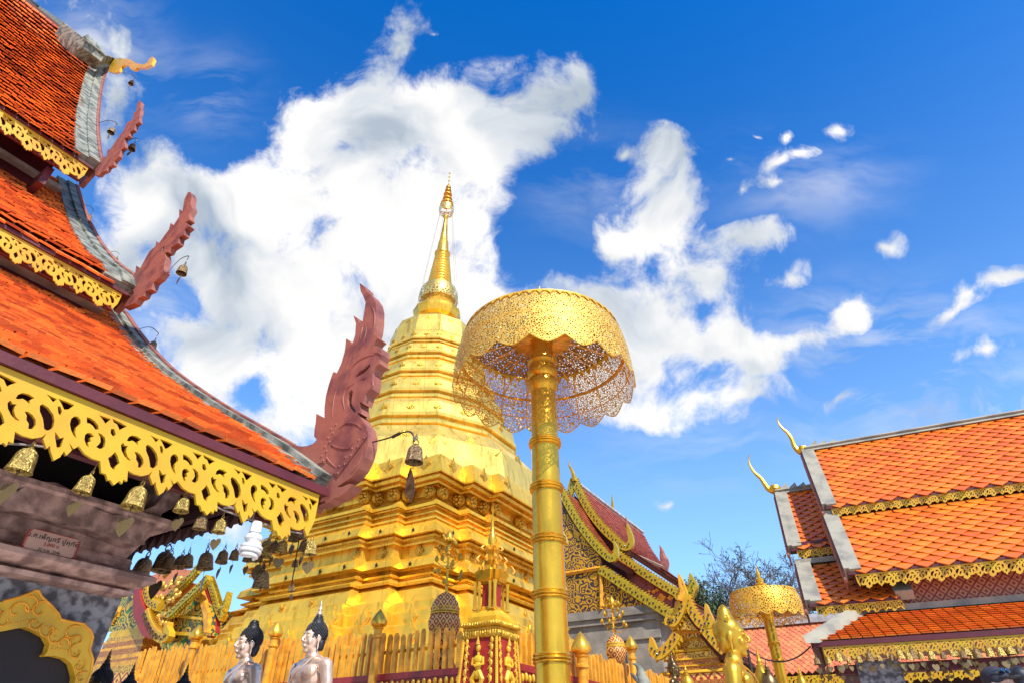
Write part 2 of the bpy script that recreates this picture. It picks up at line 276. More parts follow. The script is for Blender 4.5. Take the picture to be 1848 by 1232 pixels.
# ------------------------------------------------------------------ geometry helpers
class MB:
    def __init__(s): s.v = []; s.f = []
    def add(s, vs, fs):
        b = len(s.v); s.v += [tuple(p) for p in vs]; s.f += [tuple(b + i for i in f) for f in fs]; return s
    def box(s, x0, x1, y0, y1, z0, z1):
        return s.add([(x0,y0,z0),(x1,y0,z0),(x1,y1,z0),(x0,y1,z0),(x0,y0,z1),(x1,y0,z1),(x1,y1,z1),(x0,y1,z1)],
                     [(0,3,2,1),(4,5,6,7),(0,1,5,4),(1,2,6,5),(2,3,7,6),(3,0,4,7)])
    def loft(s, rings, caps=True, closed=True):
        n = len(rings[0]); vs = [p for r in rings for p in r]; fs = []
        for k in range(len(rings) - 1):
            for i in range(n if closed else n - 1):
                j = (i + 1) % n; fs.append((k*n+i, k*n+j, (k+1)*n+j, (k+1)*n+i))
        if caps: fs += [tuple(range(n))[::-1], tuple(range((len(rings)-1)*n, len(rings)*n))]
        return s.add(vs, fs)
    def lathe(s, prof, c=(0, 0), n=24, caps=True, rot=0.0, zoff=0.0, sc=1.0):
        return s.loft([[(c[0]+r*sc*math.cos(2*math.pi*i/n+rot), c[1]+r*sc*math.sin(2*math.pi*i/n+rot), zoff+z*sc) for i in range(n)] for r, z in prof], caps)
    def tube(s, pts, r, n=6, caps=True):
        pts = [Vector(p) for p in pts]; rr = r if isinstance(r, (list, tuple)) else [r]*len(pts); rings = []; ref = None
        for i, p in enumerate(pts):
            d = (pts[min(i+1, len(pts)-1)] - pts[max(i-1, 0)]).normalized()
            if ref is None: ref = Vector((0,0,1)) if abs(d.z) < .9 else Vector((1,0,0))
            a = (ref - d*ref.dot(d)).normalized(); ref = a; b = d.cross(a)
            rings.append([p + (a*math.cos(2*math.pi*k/n) + b*math.sin(2*math.pi*k/n))*rr[i] for k in range(n)])
        return s.loft(rings, caps)
    def slab(s, outer, fn, t0, t1, holes=()):
        """flat shape (with holes) in 2D, mapped by fn(p, t) to 3D at depths t0 and t1"""
        loops = [list(outer)] + [list(h) for h in holes]
        flat = [p for l in loops for p in l]
        tri = tessellate_polygon([[Vector((p[0], p[1], 0)) for p in l] for l in loops])
        n = len(flat); b = len(s.v)
        s.v += [tuple(fn(p, t0)) for p in flat] + [tuple(fn(p, t1)) for p in flat]
        for a, c, d in tri:
            s.f.append((b+a, b+c, b+d)); s.f.append((b+n+d, b+n+c, b+n+a))
        o = 0
        for l in loops:
            m = len(l)
            for i in range(m):
                j = (i+1) % m; s.f.append((b+o+i, b+o+j, b+n+o+j, b+n+o+i))
            o += m
        return s
    def ell(s, c, r, n=12, m=8, rot=None):
        rings = []; vs = []; fs = []
        Mx = rot or Matrix.Identity(3)
        for i in range(1, m):
            ph = math.pi*i/m
            for k in range(n):
                th = 2*math.pi*k/n
                vs.append(Vector(c) + Mx @ Vector((r[0]*math.sin(ph)*math.cos(th), r[1]*math.sin(ph)*math.sin(th), r[2]*math.cos(ph))))
        top = len(vs); vs.append(Vector(c)+Mx@Vector((0,0,r[2]))); vs.append(Vector(c)+Mx@Vector((0,0,-r[2])))
        for i in range(m-2):
            for k in range(n): fs.append((i*n+k, (i+1)*n+k, (i+1)*n+(k+1)%n, i*n+(k+1)%n))
        for k in range(n): fs.append((top, k, (k+1)%n)); fs.append((top+1, (m-2)*n+(k+1)%n, (m-2)*n+k))
        return s.add(vs, fs)
class Frame:
    """a building's own frame: x to its right, a away, z up; origin under its middle"""
    def __init__(s, alpha, ox, oa, oz=0.0): s.al = R_(alpha); s.o = (ox, oa, oz)
    def world(s, x, a, z=0): return Vector((x*math.cos(s.al)+a*math.sin(s.al), -x*math.sin(s.al)+a*math.cos(s.al), z))
def ray(u, v):
    x = (u-924)/F_PX; y = -(v-616)/F_PX
    return Vector((x, CP-y*SP, SP+y*CP))
def on(u, v, alpha, ax, val):
    """the point a photo ray meets on the plane x=val or a=val of a frame turned by alpha, or on the horizontal plane z=val"""
    r = ray(u, v); c, s = math.cos(R_(alpha)), math.sin(R_(alpha))
    l = (r.x*c-r.y*s, r.x*s+r.y*c, r.z)
    t = val/l[0] if ax == 'x' else val/l[1] if ax == 'a' else (val-CAM_Z)/l[2]
    return Vector((l[0]*t, l[1]*t, l[2]*t+CAM_Z))
def zv(v, x, a, alpha=31):
    """height at which a vertical through (x,a) meets photo row v"""
    yw = -x*math.sin(R_(alpha))+a*math.cos(R_(alpha)); y = -(v-616)/F_PX
    return CAM_Z + yw*(SP+y*CP)/(CP-y*SP)
def make(name, mb, m, parent=None, org=(0,0,0), sharp=38, smooth=True):
    me = bpy.data.meshes.new(name); me.from_pydata([(p[0]-org[0], p[1]-org[1], p[2]-org[2]) for p in mb.v], [], mb.f)
    bm = bmesh.new(); bm.from_mesh(me); bmesh.ops.recalc_face_normals(bm, faces=bm.faces); bm.to_mesh(me); bm.free()
    me.materials.append(M[m] if isinstance(m, str) else m)
    if smooth:
        me.polygons.foreach_set('use_smooth', [True]*len(me.polygons)); me.set_sharp_from_angle(angle=R_(sharp))
    me.update()
    o = bpy.data.objects.new(name, me); COL.objects.link(o)
    if parent: o.parent = parent
    return o
def tag(o, label=None, cat=None, group=None, kind=None):
    if label: o['label'] = label
    if cat: o['category'] = cat
    if group: o['group'] = group
    if kind: o['kind'] = kind
    return o
class Thing:
    def __init__(s, name, label, cat, alpha=0, ox=0, oa=0, oz=0, group=None):
        s.fr = Frame(alpha, ox, oa, oz); s.e = bpy.data.objects.new(name, None); COL.objects.link(s.e); s.e.empty_display_size = .2
        wl = s.fr.world(ox, oa, oz); s.e.location = wl; s.e.rotation_euler = (0, 0, -R_(alpha)); tag(s.e, label, cat, group)
    def part(s, name, mb, m, parent=None, **k):
        return make(name, mb, m, parent or s.e, s.fr.o, **k)
def copy_tree(o, parent=None):
    c = o.copy(); COL.objects.link(c); c.parent = parent
    for ch in list(o.children): copy_tree(ch, c)
    return c
def smoothline(pts, n=4):
    """Catmull-Rom through 2D or 3D points"""
    P = [Vector(p) for p in pts]; out = []
    for i in range(len(P)-1):
        p0, p1, p2, p3 = P[max(i-1,0)], P[i], P[i+1], P[min(i+2,len(P)-1)]
        for k in range(n):
            t = k/n; out.append(.5*((2*p1)+(p2-p0)*t+(2*p0-5*p1+4*p2-p3)*t*t+(3*p1-p0-3*p2+p3)*t**3))
    out.append(P[-1]); return out
def arc(cx, cy, r, a0, a1, n, sx=1.0):
    return [(cx+sx*r*math.cos(R_(a0+(a1-a0)*i/n)), cy+r*math.sin(R_(a0+(a1-a0)*i/n))) for i in range(n+1)]
def crescent(cx, cy, r0, r1, a0, a1, n=6, sx=1.0, bulge=.5):
    """pierced teardrop between two arcs, pointed at both ends"""
    o = arc(cx, cy, r1, a0, a1, n, sx); i_ = []
    for k in range(1, n):
        t = k/n; rr = r1-(r1-r0)*math.sin(math.pi*t)**bulge; a = R_(a1+(a0-a1)*t); i_.append((cx+sx*rr*math.cos(a), cy+rr*math.sin(a)))
    return o+i_
FR_T = lambda x: 95+.413*x
def _fz(L_): return [((x-348)/660, (y-FR_T(x))/370) for x, y in L_]
FR_OUT = _fz([(392,634),(430,602),(428,562),(440,597),(480,640),(530,665),(575,675),(555,735),(582,742),(578,770),(600,765),(622,812),(655,800),(665,815),(690,790),(720,802),(752,748),(800,770),(850,778),(900,765),(918,800),(955,788),(925,815),(940,862),(962,850),(968,895),(990,935),(1030,900),(1042,878),(1052,907)])
FR_L = _fz([(348,FR_T(348)),(348,377),(396,427)]); FR_R = _fz([(1056,700),(1008,650),(1008,FR_T(1008))])
FR_H = [_fz(h) for h in (
    [(410,505),(418,470),(440,442),(480,430),(515,436),(524,455),(512,482),(480,505),(462,530),(450,550),(432,547),(415,525)],
    [(566,440),(600,446),(632,464),(648,492),(650,520),(636,512),(618,492),(596,488),(575,492),(582,468)],
    [(498,565),(510,540),(535,530),(562,532),(580,545),(560,556),(552,578),(532,586),(522,612),(502,596)],
    [(668,548),(674,572),(660,596),(630,614),(600,618),(578,608),(608,602),(628,584),(634,560),(630,542),(650,556)],
    [(762,655),(768,625),(782,605),(808,604),(830,612),(806,626),(794,650),(800,676),(808,694),(786,690),(768,674)],
    [(834,592),(846,572),(874,566),(905,570),(926,582),(912,612),(896,602),(872,600),(852,608)],
    [(842,650),(866,646),(886,660),(893,682),(886,708),(864,728),(844,728),(862,706),(848,690),(860,672)],
    [(943,645),(952,624),(974,620),(992,634),(1002,662),(996,692),(976,718),(950,734),(930,736),(950,712),(956,684)],
    [(727,538),(750,516),(768,532),(760,556),(738,564)],
    [(683,440),(730,452),(785,470),(768,484),(745,478),(716,498),(704,474)],
    [(792,480),(866,514),(832,522),(810,532),(800,504)],
    [(640,672),(668,645),(692,634),(700,665),(716,698),(684,732),(655,736),(652,704)],
    [(405,390),(424,372),(438,384),(418,416),(402,417)],
    [(358,304),(400,318),(455,343),(430,352),(398,372),(376,350)],
    [(458,350),(522,372),(492,376),(470,384)],
    [(994,782),(1010,804),(1050,792),(1036,822),(1006,862),(986,842)])]
def fret(mb, fn, length, H, t, fine=True):
    """pierced scroll board: fn(s, w, t) maps distance along, distance down and depth to 3D"""
    L = H*1.72; n = max(1, round(length/L)); L = length/n; Hk = H/1.05
    drop = () if fine else (2, 6, 12, 8)
    hl = [h for i, h in enumerate(FR_H) if i not in drop]
    for q in range(n):
        lft = FR_L if q else [(0, 0), (0, .62)]
        mb.slab(lft+FR_OUT+FR_R, lambda p, tt: fn((q+p[0])*L, p[1]*Hk, tt), 0, t, hl)
    return mb
def resample(pts, step):
    out = [Vector(pts[0])]; acc_ = 0.0
    for a, b in zip(pts[:-1], pts[1:]):
        a = Vector(a); b = Vector(b); d = (b-a).length; 
        while acc_ + d >= step:
            t = (step-acc_)/d; a = a.lerp(b, t); d = (b-a).length; out.append(a.copy()); acc_ = 0.0
        acc_ += d
    return out
def tiles(mb, prof, a0, a1, wd, exp, fn, th=.012, diamond=False, lift=.012, jit=.004):
    """rows of tiles up the roof profile (list of 2D points from eave to ridge), columns from a0 to a1"""
    rows = resample(prof, exp)
    for r in range(len(rows)-1):
        p, q = rows[r], rows[r+1]; d = (q-p).normalized(); nrm = Vector((-d.y, d.x)) if d.x*0 == 0 else None
        if nrm.y < 0: nrm = -nrm
        off = (wd/2 if r % 2 else 0); c = a0-off
        while c < a1-wd*.2:
            x0, x1 = max(c, a0), min(c+wd, a1); c += wd
            if x1-x0 < wd*.3: continue
            j = random.uniform(-jit, jit); L0 = lift+th+random.uniform(0, jit); L1 = .003
            g = wd*.05
            if diamond:
                xm = (x0+x1)/2; tl = p-d*exp*.95
                pts = [(xm, tl), (x1-g, p), (x1-g, q), (x0+g, q), (x0+g, p)]; lifts = [L0, L0*.85, L1, L1, L0*.85]
                front = [(0,1),(0,4)]
            else:
                tl = p-d*(exp*.35+j*2); pts = [(x0+g, tl), (x1-g, tl), (x1-g, q), (x0+g, q)]; lifts = [L0, L0+j, L1, L1]; front = [(0,1)]
            top = [fn(a, b+nrm*l) for (a, b), l in zip(pts, lifts)]
            bot = [fn(a, b+nrm*(l-th)) for (a, b), l in zip(pts, lifts)]
            n = len(pts); mb.add(top+bot, [tuple(range(n))]+[(i, (i+1) % n, (i+1) % n+n, i+n) for i in range(n)])
    return mb
def strip(mb, prof, fn, a0, a1, h0, h1):
    """band lying along a roof profile, from a0 to a1 across, between h0 and h1 above it"""
    rings = []; P = [Vector(p) for p in prof]
    for i, p in enumerate(P):
        d = (P[min(i+1,len(P)-1)]-P[max(i-1,0)]).normalized(); n = Vector((-d.y, d.x)); n = n if n.y > 0 else -n
        rings.append([fn(a0, p+n*h0), fn(a1, p+n*h0), fn(a1, p+n*h1), fn(a0, p+n*h1)])
    return mb.loft(rings)

# ================================================================== ground
g = MB(); g.box(-600, 600, -400, 900, -1, 0)
tag(make('ground', g, 'marble floor'), kind='structure')
# ================================================================== near hall on the left
AL = 33
def naga_board(th, name, key, trace, G, thick, alpha=AL, holes=(), zoom=None, m='naga paint'):
    """flame-crested finial board cut from timber, standing in the gable plane"""
    (zx, zy, k) = zoom
    pl = lambda p: on(zx+p[0]/k, zy+p[1]/k, alpha, 'a', G)
    P = [(q.x, q.z) for q in map(pl, trace)]; HH = [[(q.x, q.z) for q in map(pl, h)] for h in holes]
    mb = MB().slab(P, lambda p, t: (p[0], t, p[1]), G-thick/2, G+thick/2, HH)
    return th.part(name, mb, m, smooth=False)
hall = Thing('tiled_hall', 'near hall at the left edge with three stacked orange roofs and pinkish flame finials', 'temple building', AL, -6, 0)
G1, G2, G3 = 2.13, 1.80, 1.45
def trace(pts, G, zoom): return [Vector((q.x, q.z)) for q in (on(zoom[0]+p[0]/zoom[2], zoom[1]+p[1]/zoom[2], AL, 'a', G) for p in pts)]
Z1 = (0, 0, 2.2); Z2 = (0, 540, 1.7805)
low = trace([(1078,585),(950,490),(850,430),(700,340),(560,240),(490,170),(440,110),(400,50),(360,5)], G1, Z2)
mid = trace([(545,1150),(530,1105),(460,1050),(390,960),(345,870),(320,800),(303,740)], G2, Z1)
top = trace([(402,655),(390,580),(385,480),(400,350),(418,290),(440,240)], G3, Z1)
tiers = []
for nm, pr, G, exp, wd, L in (('lower', low, G1, .092, .105, 4.6), ('middle', mid, G2, .16, .13, 4.5), ('upper', top, G3, .24, .14, 5.5)):
    pr = smoothline(pr, 4); k = {'lower': .10, 'middle': .16, 'upper': .22}[nm]
    tile_pr = [p+Vector((-.25, -1)).normalized()*k*.55 for p in pr]; tiers.append((pr, tile_pr))
    fn = lambda a, p: (p[0], a, p[1])
    bed = MB(); strip(bed, tile_pr, fn, G-L, G-.02, -k*.6, -.004); roof = hall.part('roof', bed, 'tile bed')
    tl = MB(); tiles(tl, tile_pr, G-L, G-k*(1.5 if nm == 'lower' else 1.2), wd, exp, fn, th=.02, lift={'lower': .026, 'middle': .036, 'upper': .055}[nm], jit={'lower': .007, 'middle': .012, 'upper': .016}[nm]); hall.part('roof_tiles', tl, 'roof tile', roof, smooth=False)
    bs = MB(); kw = {'lower': 2.2, 'middle': 1.9, 'upper': 1.5}[nm]; strip(bs, pr, fn, G-k*kw, G-.03, -k*.75, -.01); strip(bs, pr, fn, G-k*kw*.5, G-.02, -.02, .02)
    hall.part('verge_coping', bs, 'lichen stucco', roof)
    bb = MB(); strip(bb, pr, fn, G-.028, G+.03, -k*1.9, .035)
    st = resample(pr, k*.45)
    for p in st[1:-1]: bb.ell((p[0], G, p[1]+.03), (k*.16, .028, k*.16), 6, 4)
    hall.part('barge_board', bb, 'naga paint')
    e = tile_pr[0]
    rh_ = {'lower': .055, 'middle': .045, 'upper': .05}[nm]
    gt = MB().box(e[0]-.02, e[0]+.045, G-L, G-.06, e[1]-rh_, e[1]-.012); hall.part('eave_rail', gt, 'maroon wood')
    H = {'lower': .235, 'middle': .20, 'upper': .27}[nm]
    fb = MB(); X = e[0]+.012; Zt = e[1]-rh_-.002
    fret(fb, lambda s, w_, t: (X+t, G-.10-s, Zt-w_), L-.1, H, .014, True)
    tag(hall.part('fretwork_board', fb, 'yellow board', smooth=False))
    bk = MB().box(X-.10, X-.07, G-L, G-.1, Zt-H*.80, Zt+.01); bk.tube([(X-.06, G-L, Zt-H*.78), (X-.06, G-.1, Zt-H*.78)], .018, 6); hall.part('backing_board', bk, 'maroon wood')
# ridge and its upswept end, chofa
rp = [on(u, v, AL, 'a', a) for u, v, a in ((203,108,G3-.02),(186,103,G3-.25),(170,90,G3-.45),(150,76,G3-.7),(112,45,.35),(70,12,-.5),(30,-20,-1.6),(-40,-60,-3.6))]
rb = MB(); n = len(rp)
rb.loft([[(p.x-.16, p.y, p.z-.34), (p.x+.16, p.y, p.z-.34), (p.x+.13, p.y, p.z-.12), (p.x+.17, p.y, p.z-.1), (p.x+.10, p.y, p.z), (p.x-.10, p.y, p.z)] for p in rp])
for i in range(4):
    p = on(184-i*8, 98-i*7, AL, 'a', G3-.2-.12*i); rb.add([(p.x-.05, p.y-.14, p.z), (p.x+.05, p.y-.14, p.z), (p.x+.05, p.y+.12, p.z-.05), (p.x-.05, p.y+.12, p.z-.05), (p.x, p.y-.10, p.z+.22)], [(0,1,2,3),(0,1,4),(1,2,4),(2,3,4),(3,0,4)])
hall.part('ridge', rb, 'lichen stucco')
naga_board(hall, 'gilt_finial', 0, [(435,288),(440,262),(443,238),(480,235),(520,240),(545,256),(575,261),(592,252),(600,236),(611,230),(616,240),(606,262),(580,274),(548,274),(538,284),(524,280),(515,265),(498,262),(487,270),(478,288),(460,294)], G3, .05, zoom=Z1, m='gold paint')
naga_board(hall, 'flame_finial', 0, [(383,700),(388,660),(408,634),(430,626),(435,598),(443,600),(470,560),(480,548),(482,536),(490,538),(505,505),(515,485),(522,488),(532,478),(538,462),(536,450),(545,452),(552,415),(558,403),(567,412),(562,430),(566,440),(558,470),(560,490),(545,500),(538,520),(522,530),(520,545),(500,555),(502,590),(488,600),(480,625),(460,645),(458,660),(438,668),(430,682),(410,690),(400,702)], G3, .045, zoom=Z1)
naga_board(hall, 'flame_finial', 0, [(502,1228),(520,1200),(545,1170),(530,1140),(500,1110),(520,1103),(543,1110),(548,1090),(552,1062),(568,1072),(585,1040),(605,1005),(628,985),(632,965),(640,976),(662,945),(682,918),(688,893),(700,902),(722,868),(722,838),(735,846),(742,800),(755,772),(764,770),(772,788),(767,815),(773,835),(760,860),(763,880),(748,890),(762,906),(745,920),(740,940),(722,950),(718,972),(690,990),(680,1008),(666,1012),(670,1035),(662,1060),(664,1085),(645,1110),(622,1128),(612,1155),(590,1165),(582,1182),(560,1192),(548,1210),(520,1222)],
           G2, .06, zoom=Z1, holes=[[(652,1010),(658,990),(664,985),(660,1005),(654,1025)]])
ZN = (540, 500, 2.93)
naga_board(hall, 'flame_finial', 0, [(-40,905),(0,900),(35,905),(70,902),(100,890),(118,870),(104,852),(106,815),(112,780),(115,732),(150,755),(158,762),(158,700),(165,640),(180,580),(200,520),(207,512),(222,520),(245,470),(262,410),(266,385),(270,340),(285,348),(302,372),(318,320),(322,262),(308,218),(325,230),(342,258),(356,250),(365,200),(372,150),(358,115),(345,90),(340,48),(355,58),(370,72),(374,90),(400,110),(422,142),(430,180),(428,240),(422,290),(414,318),(428,325),(440,338),(424,352),(412,375),(432,378),(455,388),(458,420),(446,445),(448,470),(425,490),(410,520),(411,560),(402,600),(375,630),(360,680),(345,672),(343,690),(352,735),(330,728),(355,765),(378,800),(390,840),(386,900),(370,960),(340,1020),(298,1070),(225,1118),(252,1118),(290,1102),(310,1104),(280,1140),(235,1172),(205,1180),(185,1200),(150,1205),(128,1220),(100,1213),(96,1190),(122,1150),(170,1110),(196,1062),(140,1030),(40,975),(-40,945)],
           G1, .075, zoom=ZN, holes=[[(276,655),(284,625),(300,606),(308,620),(302,650),(300,680),(312,700),(325,718),(318,730),(296,708),(280,685)], [(318,542),(342,512),(370,495),(398,472),(398,485),(366,520),(340,535)], [(340,556),(362,552),(378,540),(366,558)]])
cv_ = MB()
for L_ in ([(175,745),(182,650),(205,575),(250,490),(275,420)], [(352,250),(352,300),(335,350),(300,400),(285,450)], [(378,150),(398,190),(398,250),(385,300)], [(240,560),(262,500),(300,450),(350,420),(400,410)], [(240,700),(232,640),(250,590),(290,560)], [(150,860),(180,890),(240,905),(300,890),(345,850)], [(210,800),(250,770),(300,775),(330,800)], [(130,900),(150,960),(200,1010)], [(320,330),(330,290),(336,262)], [(395,400),(420,400),(440,415)], [(370,600),(390,570),(385,545)], [(270,1040),(310,990),(340,920)]):
    P_ = [on(ZN[0]+a/ZN[2], ZN[1]+b/ZN[2], AL, 'a', G1-.0385) for a, b in L_]; P_ = smoothline([Vector((p.x, G1-.0385, p.z)) for p in P_], 5); n_ = len(P_); cv_.tube(P_, [.001+.0045*math.sin(math.pi*i/(n_-1)) for i in range(n_)], 6)
hall.part('carved_line', cv_, 'naga paint')
# iron straps and bolts on the big finial
sp_ = MB()
for a, b in (((190,765),(115,980)), ((345,830),(190,1040))):
    A, B = [on(ZN[0]+p[0]/ZN[2], ZN[1]+p[1]/ZN[2], AL, 'a', G1-.045) for p in (a, b)]
    d = (B-A); d.normalize(); nn_ = Vector((d.z, 0, -d.x))*.028
    q = [A+nn_, A-nn_, B-nn_, B+nn_]; sp_.loft([[(p.x, G1-.036, p.z) for p in q], [(p.x, G1-.045, p.z) for p in q]])
    for i in range(9):
        c = A.lerp(B, (i+.5)/9)+nn_*(.5 if i % 2 else -.5); sp_.ell((c.x, G1-.046, c.z), (.007, .006, .007), 6, 4)
hall.part('iron_strap', sp_, 'naga paint')
# stucco wall, mouldings and a near-black block as shade below the eaves
XW = -3.62
wc = on(235, 1062, AL, 'x', XW); AE = wc.y
wl = MB()
def taper(z): return .10*(2.05-z)
rings = []
WA, WB = on(216, 1085, AL, 'x', XW), on(150, 1232, AL, 'x', XW)
for z in (0, 1.0, 2.06):
    ae = WB.y+(WA.y-WB.y)*max(-.5, (z-WB.z)/(WA.z-WB.z)); rings.append([(XW, -3.2, z), (XW, ae, z), (XW-1.2, ae, z), (XW-1.2, -3.2, z)])
wl.loft(rings); hall.part('wall', wl, 'grey column')
def mould(prof, m, name='moulding'):
    mb = MB(); mb.loft([[(XW+x, -3.2, z), (XW+x, AE+x-.08, z), (XW-1.3, AE+x-.08, z), (XW-1.3, -3.2, z)] for x, z in prof]); return hall.part(name, mb, m)
z0 = on(120, 1048, AL, 'x', XW+.05).z
def zz_(v, dx=.05, u=120): return on(u, v, AL, 'x', XW+dx).z
mould([(.01, zz_(1058)), (.06, zz_(1053)), (.065, zz_(1044)), (.03, zz_(1038))], 'pink stucco')
mould([(.03, zz_(1038)), (.10, zz_(1034)), (.135, zz_(1024)), (.135, zz_(1014)), (.09, zz_(1004)), (.03, zz_(1000))], 'pink stucco')
mould([(.02, zz_(1001)), (.03, zz_(985)), (.02, zz_(978))], 'pink stucco')
mould([(.0, zz_(978)), (.06, zz_(925, .06)), (.13, zz_(905, .1)), (.16, zz_(896, .12)), (.16, zz_(886, .12)), (.10, zz_(884, .12))], 'pink stucco', 'frieze')
cp_ = MB(); XC = XW+.12
outl = [(-160,800),(-60,832),(0,852),(28,888),(60,868),(100,872),(135,890),(152,905),(170,918),(200,930),(240,928),(278,912),(298,885),(303,852),(318,862),(322,895),(308,918),(290,926),(280,944),(262,958),(255,968),(258,982),(244,986),(180,962),(100,938),(0,912),(-160,880)]
cp_.slab([(q.y, q.z) for q in (on(u, v, AL, 'x', XC) for u, v in outl)], lambda p, t: (t, p[0], p[1]), XC-.25, XC+.02)
hall.part('eave_bracket', cp_, 'pink stucco')
zr_ = min(tiers[0][1], key=lambda p: abs(p[0]-(XW-.3)))[1]-.16; dk = MB(); dk.box(XW-.5, XW-.3, -3.2, AE+.1, 1.9, zr_); hall.part('eave_shade_block', dk, 'painted shade')  # added dark block, its colour imitates the shade under the roof
sf = MB(); pr = tiers[0][1]
for i in range(14):                                                  # rafters under the lower roof
    a = G1-.5-i*.33; q0, q1 = pr[0], pr[8]; sf.tube([(q0[0]-.10, a, q0[1]-.13), (q1[0], a, q1[1]-.16)], .03, 4)
hall.part('rafters', sf, 'maroon wood')
bm_ = MB(); zb0 = on(225, 990, AL, 'a', 1.9).z
bm_.box(-4.6, -2.62, 1.84, 1.98, zb0, zb0+.20); bm_.box(-4.6, -2.66, 1.80, 1.86, zb0-.0, zb0+.05)
bm_.slab([(-2.75, zb0+.202), (-5.5, zb0+.202), (-5.5, 3.95), (-3.6, 2.95)], lambda p, t: (p[0], t, p[1]), 1.87, 1.95)
hall.part('tie_beam', bm_, 'maroon dark')
cb = MB(); H = .06
for i in range(22):
    x = -2.72-i*.085; cb.slab([(x, 0), (x-.07, 0), (x-.06, -.03), (x-.035, -.075), (x-.01, -.03)], lambda p, t: (p[0], t, zb0+p[1]), 1.86, 1.88)
hall.part('beam_carving', cb, 'maroon dark')
jb = MB()
for z_, x0_, x1_, a0_, a1_ in ((0, -3.5, -2.75, .5, .56),): jb.box(x0_, x1_, a0_, a1_, zb0+.02, zb0+.12)
hall.part('joist', jb, 'maroon dark')
for k_, (pa, pb, zz0, zz1, xx) in enumerate(((-2.7, G2-.15, 3.6, 0, 0),)): pass
e2 = tiers[1][1][0]; e3 = tiers[2][1][0]
uw = MB(); uw.box(e2[0]-.45, e2[0]-.35, -2.6, G2-.25, e2[1]-.9, e2[1]+.1); uw.box(e3[0]-1.3, e3[0]-.9, -2.8, G3-.30, e3[1]-1.9, e3[1]+.4)
for i in range(4): uw.box(e3[0]-.9, e3[0]-.15, G3-.45-i*.75, G3-.37-i*.75, e3[1]-.55, e3[1]-.25)
hall.part('upper_wall', uw, 'maroon wood')
fl = MB()
for e, G in ((e2, G2), (e3, G3)): 
    xx = e[0]-{G2: .34, G3: .85}[G]; y1 = on(*{G2: (110, 512), G3: (60, 306)}[G], AL, 'x', xx+.1).z
    hall.part('flashing', MB().box(xx, xx+.10, -2.7, G-.1, y1-.05, y1+.02), 'grey flashing')
# gold arched frame on the wall, near-black panel painted as its unlit inside
XA = XW+.035
def onw(L, x): return [(q.y, q.z) for q in (on(u, v, AL, 'x', x) for u, v in L)]
oa_ = [(-60,1092),(0,1086),(30,1078),(50,1071),(58,1066),(64,1067),(70,1078),(88,1094),(100,1108),(104,1118),(120,1122),(145,1126),(158,1138),(162,1150),(158,1164),(156,1172),(162,1190),(158,1215),(148,1240),(140,1280),(120,1330),(-60,1330)]
ia_ = [(118,1330),(120,1300),(128,1250),(130,1220),(124,1198),(112,1188),(92,1183),(76,1184),(74,1182),(80,1176),(84,1162),(76,1148),(56,1138),(40,1132),(30,1133),(15,1136),(0,1139),(-60,1143),(-60,1325)]
IA = onw(ia_, XA)
fr_ = MB(); OA = onw(oa_, XA)
fr_.slab(OA[:-1]+[OA[-1]]+IA[-1:]+IA[-2::-1][::1] if False else OA[:-1]+IA[:-1], lambda p, t: (t, p[0], p[1]), XA-.02, XA+.03)
fo = hall.part('arch_frame', fr_, 'gold paint', smooth=False)
sc_ = MB()
def swirl(u, v, r, turn, s=1): 
    c = on(u, v, AL, 'x', XA+.032); pts = []
    for i in range(15):
        t = i/14; a = turn+s*t*5.0; rr = r*(1-t*.75); pts.append((XA+.034, c.y+rr*math.cos(a), c.z+rr*math.sin(a)))
    sc_.tube(pts, .0035, 4)
for u, v, r, t, s in ((30,1102,.05,0,1),(52,1092,.045,2,-1),(72,1100,.045,1,1),(88,1135,.04,3,1),(100,1142,.05,0,-1),(130,1142,.04,1,1),(140,1155,.035,4,-1),(8,1118,.04,2,1),(62,1122,.035,0,-1),(138,1175,.04,2,1),(142,1200,.03,1,-1),(112,1160,.03,0,1),(-10,1105,.05,3,1),(146,1222,.03,1,1)): swirl(u, v, r, t, s)
pin = smoothline([Vector((XA+.033, p[0], p[1])) for p in IA[2:-1]], 8)
for p in resample(pin, .022): sc_.ell((p.x, p.y+.012, p.z+.03), (.004, .005, .005), 5, 4)
sc_.tube([Vector((XA+.03, p[0], p[1])) for p in OA[1:-2]], .007, 5)
hall.part('embossing', sc_, 'orange gold', fo)
dd_ = MB(); dd_.slab(IA, lambda p, t: (t, p[0], p[1]), XA-.032, XA-.025); hall.part('doorway_shade', dd_, 'painted shade', smooth=False)
# donor plaque
pq = Thing('donor_plaque', 'small pink plaque with Thai writing and red flame edge on the stucco frieze', 'plaque', AL, XW, 0.9, 1.9)
XP = XW+.115
def plq(p, t): return (XP+t, p[0], p[1])
c0 = on(92, 982, AL, 'x', XP); hx = .115; hz = .052
rect = [(-1,-.55),(-.85,-1),(.85,-1),(1,-.55),(1.04,0),(1,.55),(.85,1),(-.85,1),(-1,.55),(-1.04,0)]
pq.part('panel', MB().slab([(c0.y+x*hx, c0.z+y*hz) for x, y in rect], plq, 0, .008), 'plaque face', smooth=False)
bd = MB()
for s in (-1, 1):
    for i in range(9):
        y = -.8+i*.2; x = s*(.93+.06*math.cos(y*1.2)); bd.slab([(c0.y+(x-.05)*hx, c0.z+(y-.1)*hz), (c0.y+(x+.05)*hx, c0.z+(y-.1)*hz), (c0.y+(x+s*.07)*hx, c0.z+(y+.12)*hz)], plq, .008, .011)
bd.tube([(XP+.009, c0.y+x*hx*.99, c0.z+y*hz*.97) for x, y in [(-.85,-1),(.85,-1)]], .0015, 4); bd.tube([(XP+.009, c0.y+x*hx*.99, c0.z+y*hz*.97) for x, y in [(-.85,1),(.85,1)]], .0015, 4)
pq.part('border', bd, 'ink red', smooth=False)
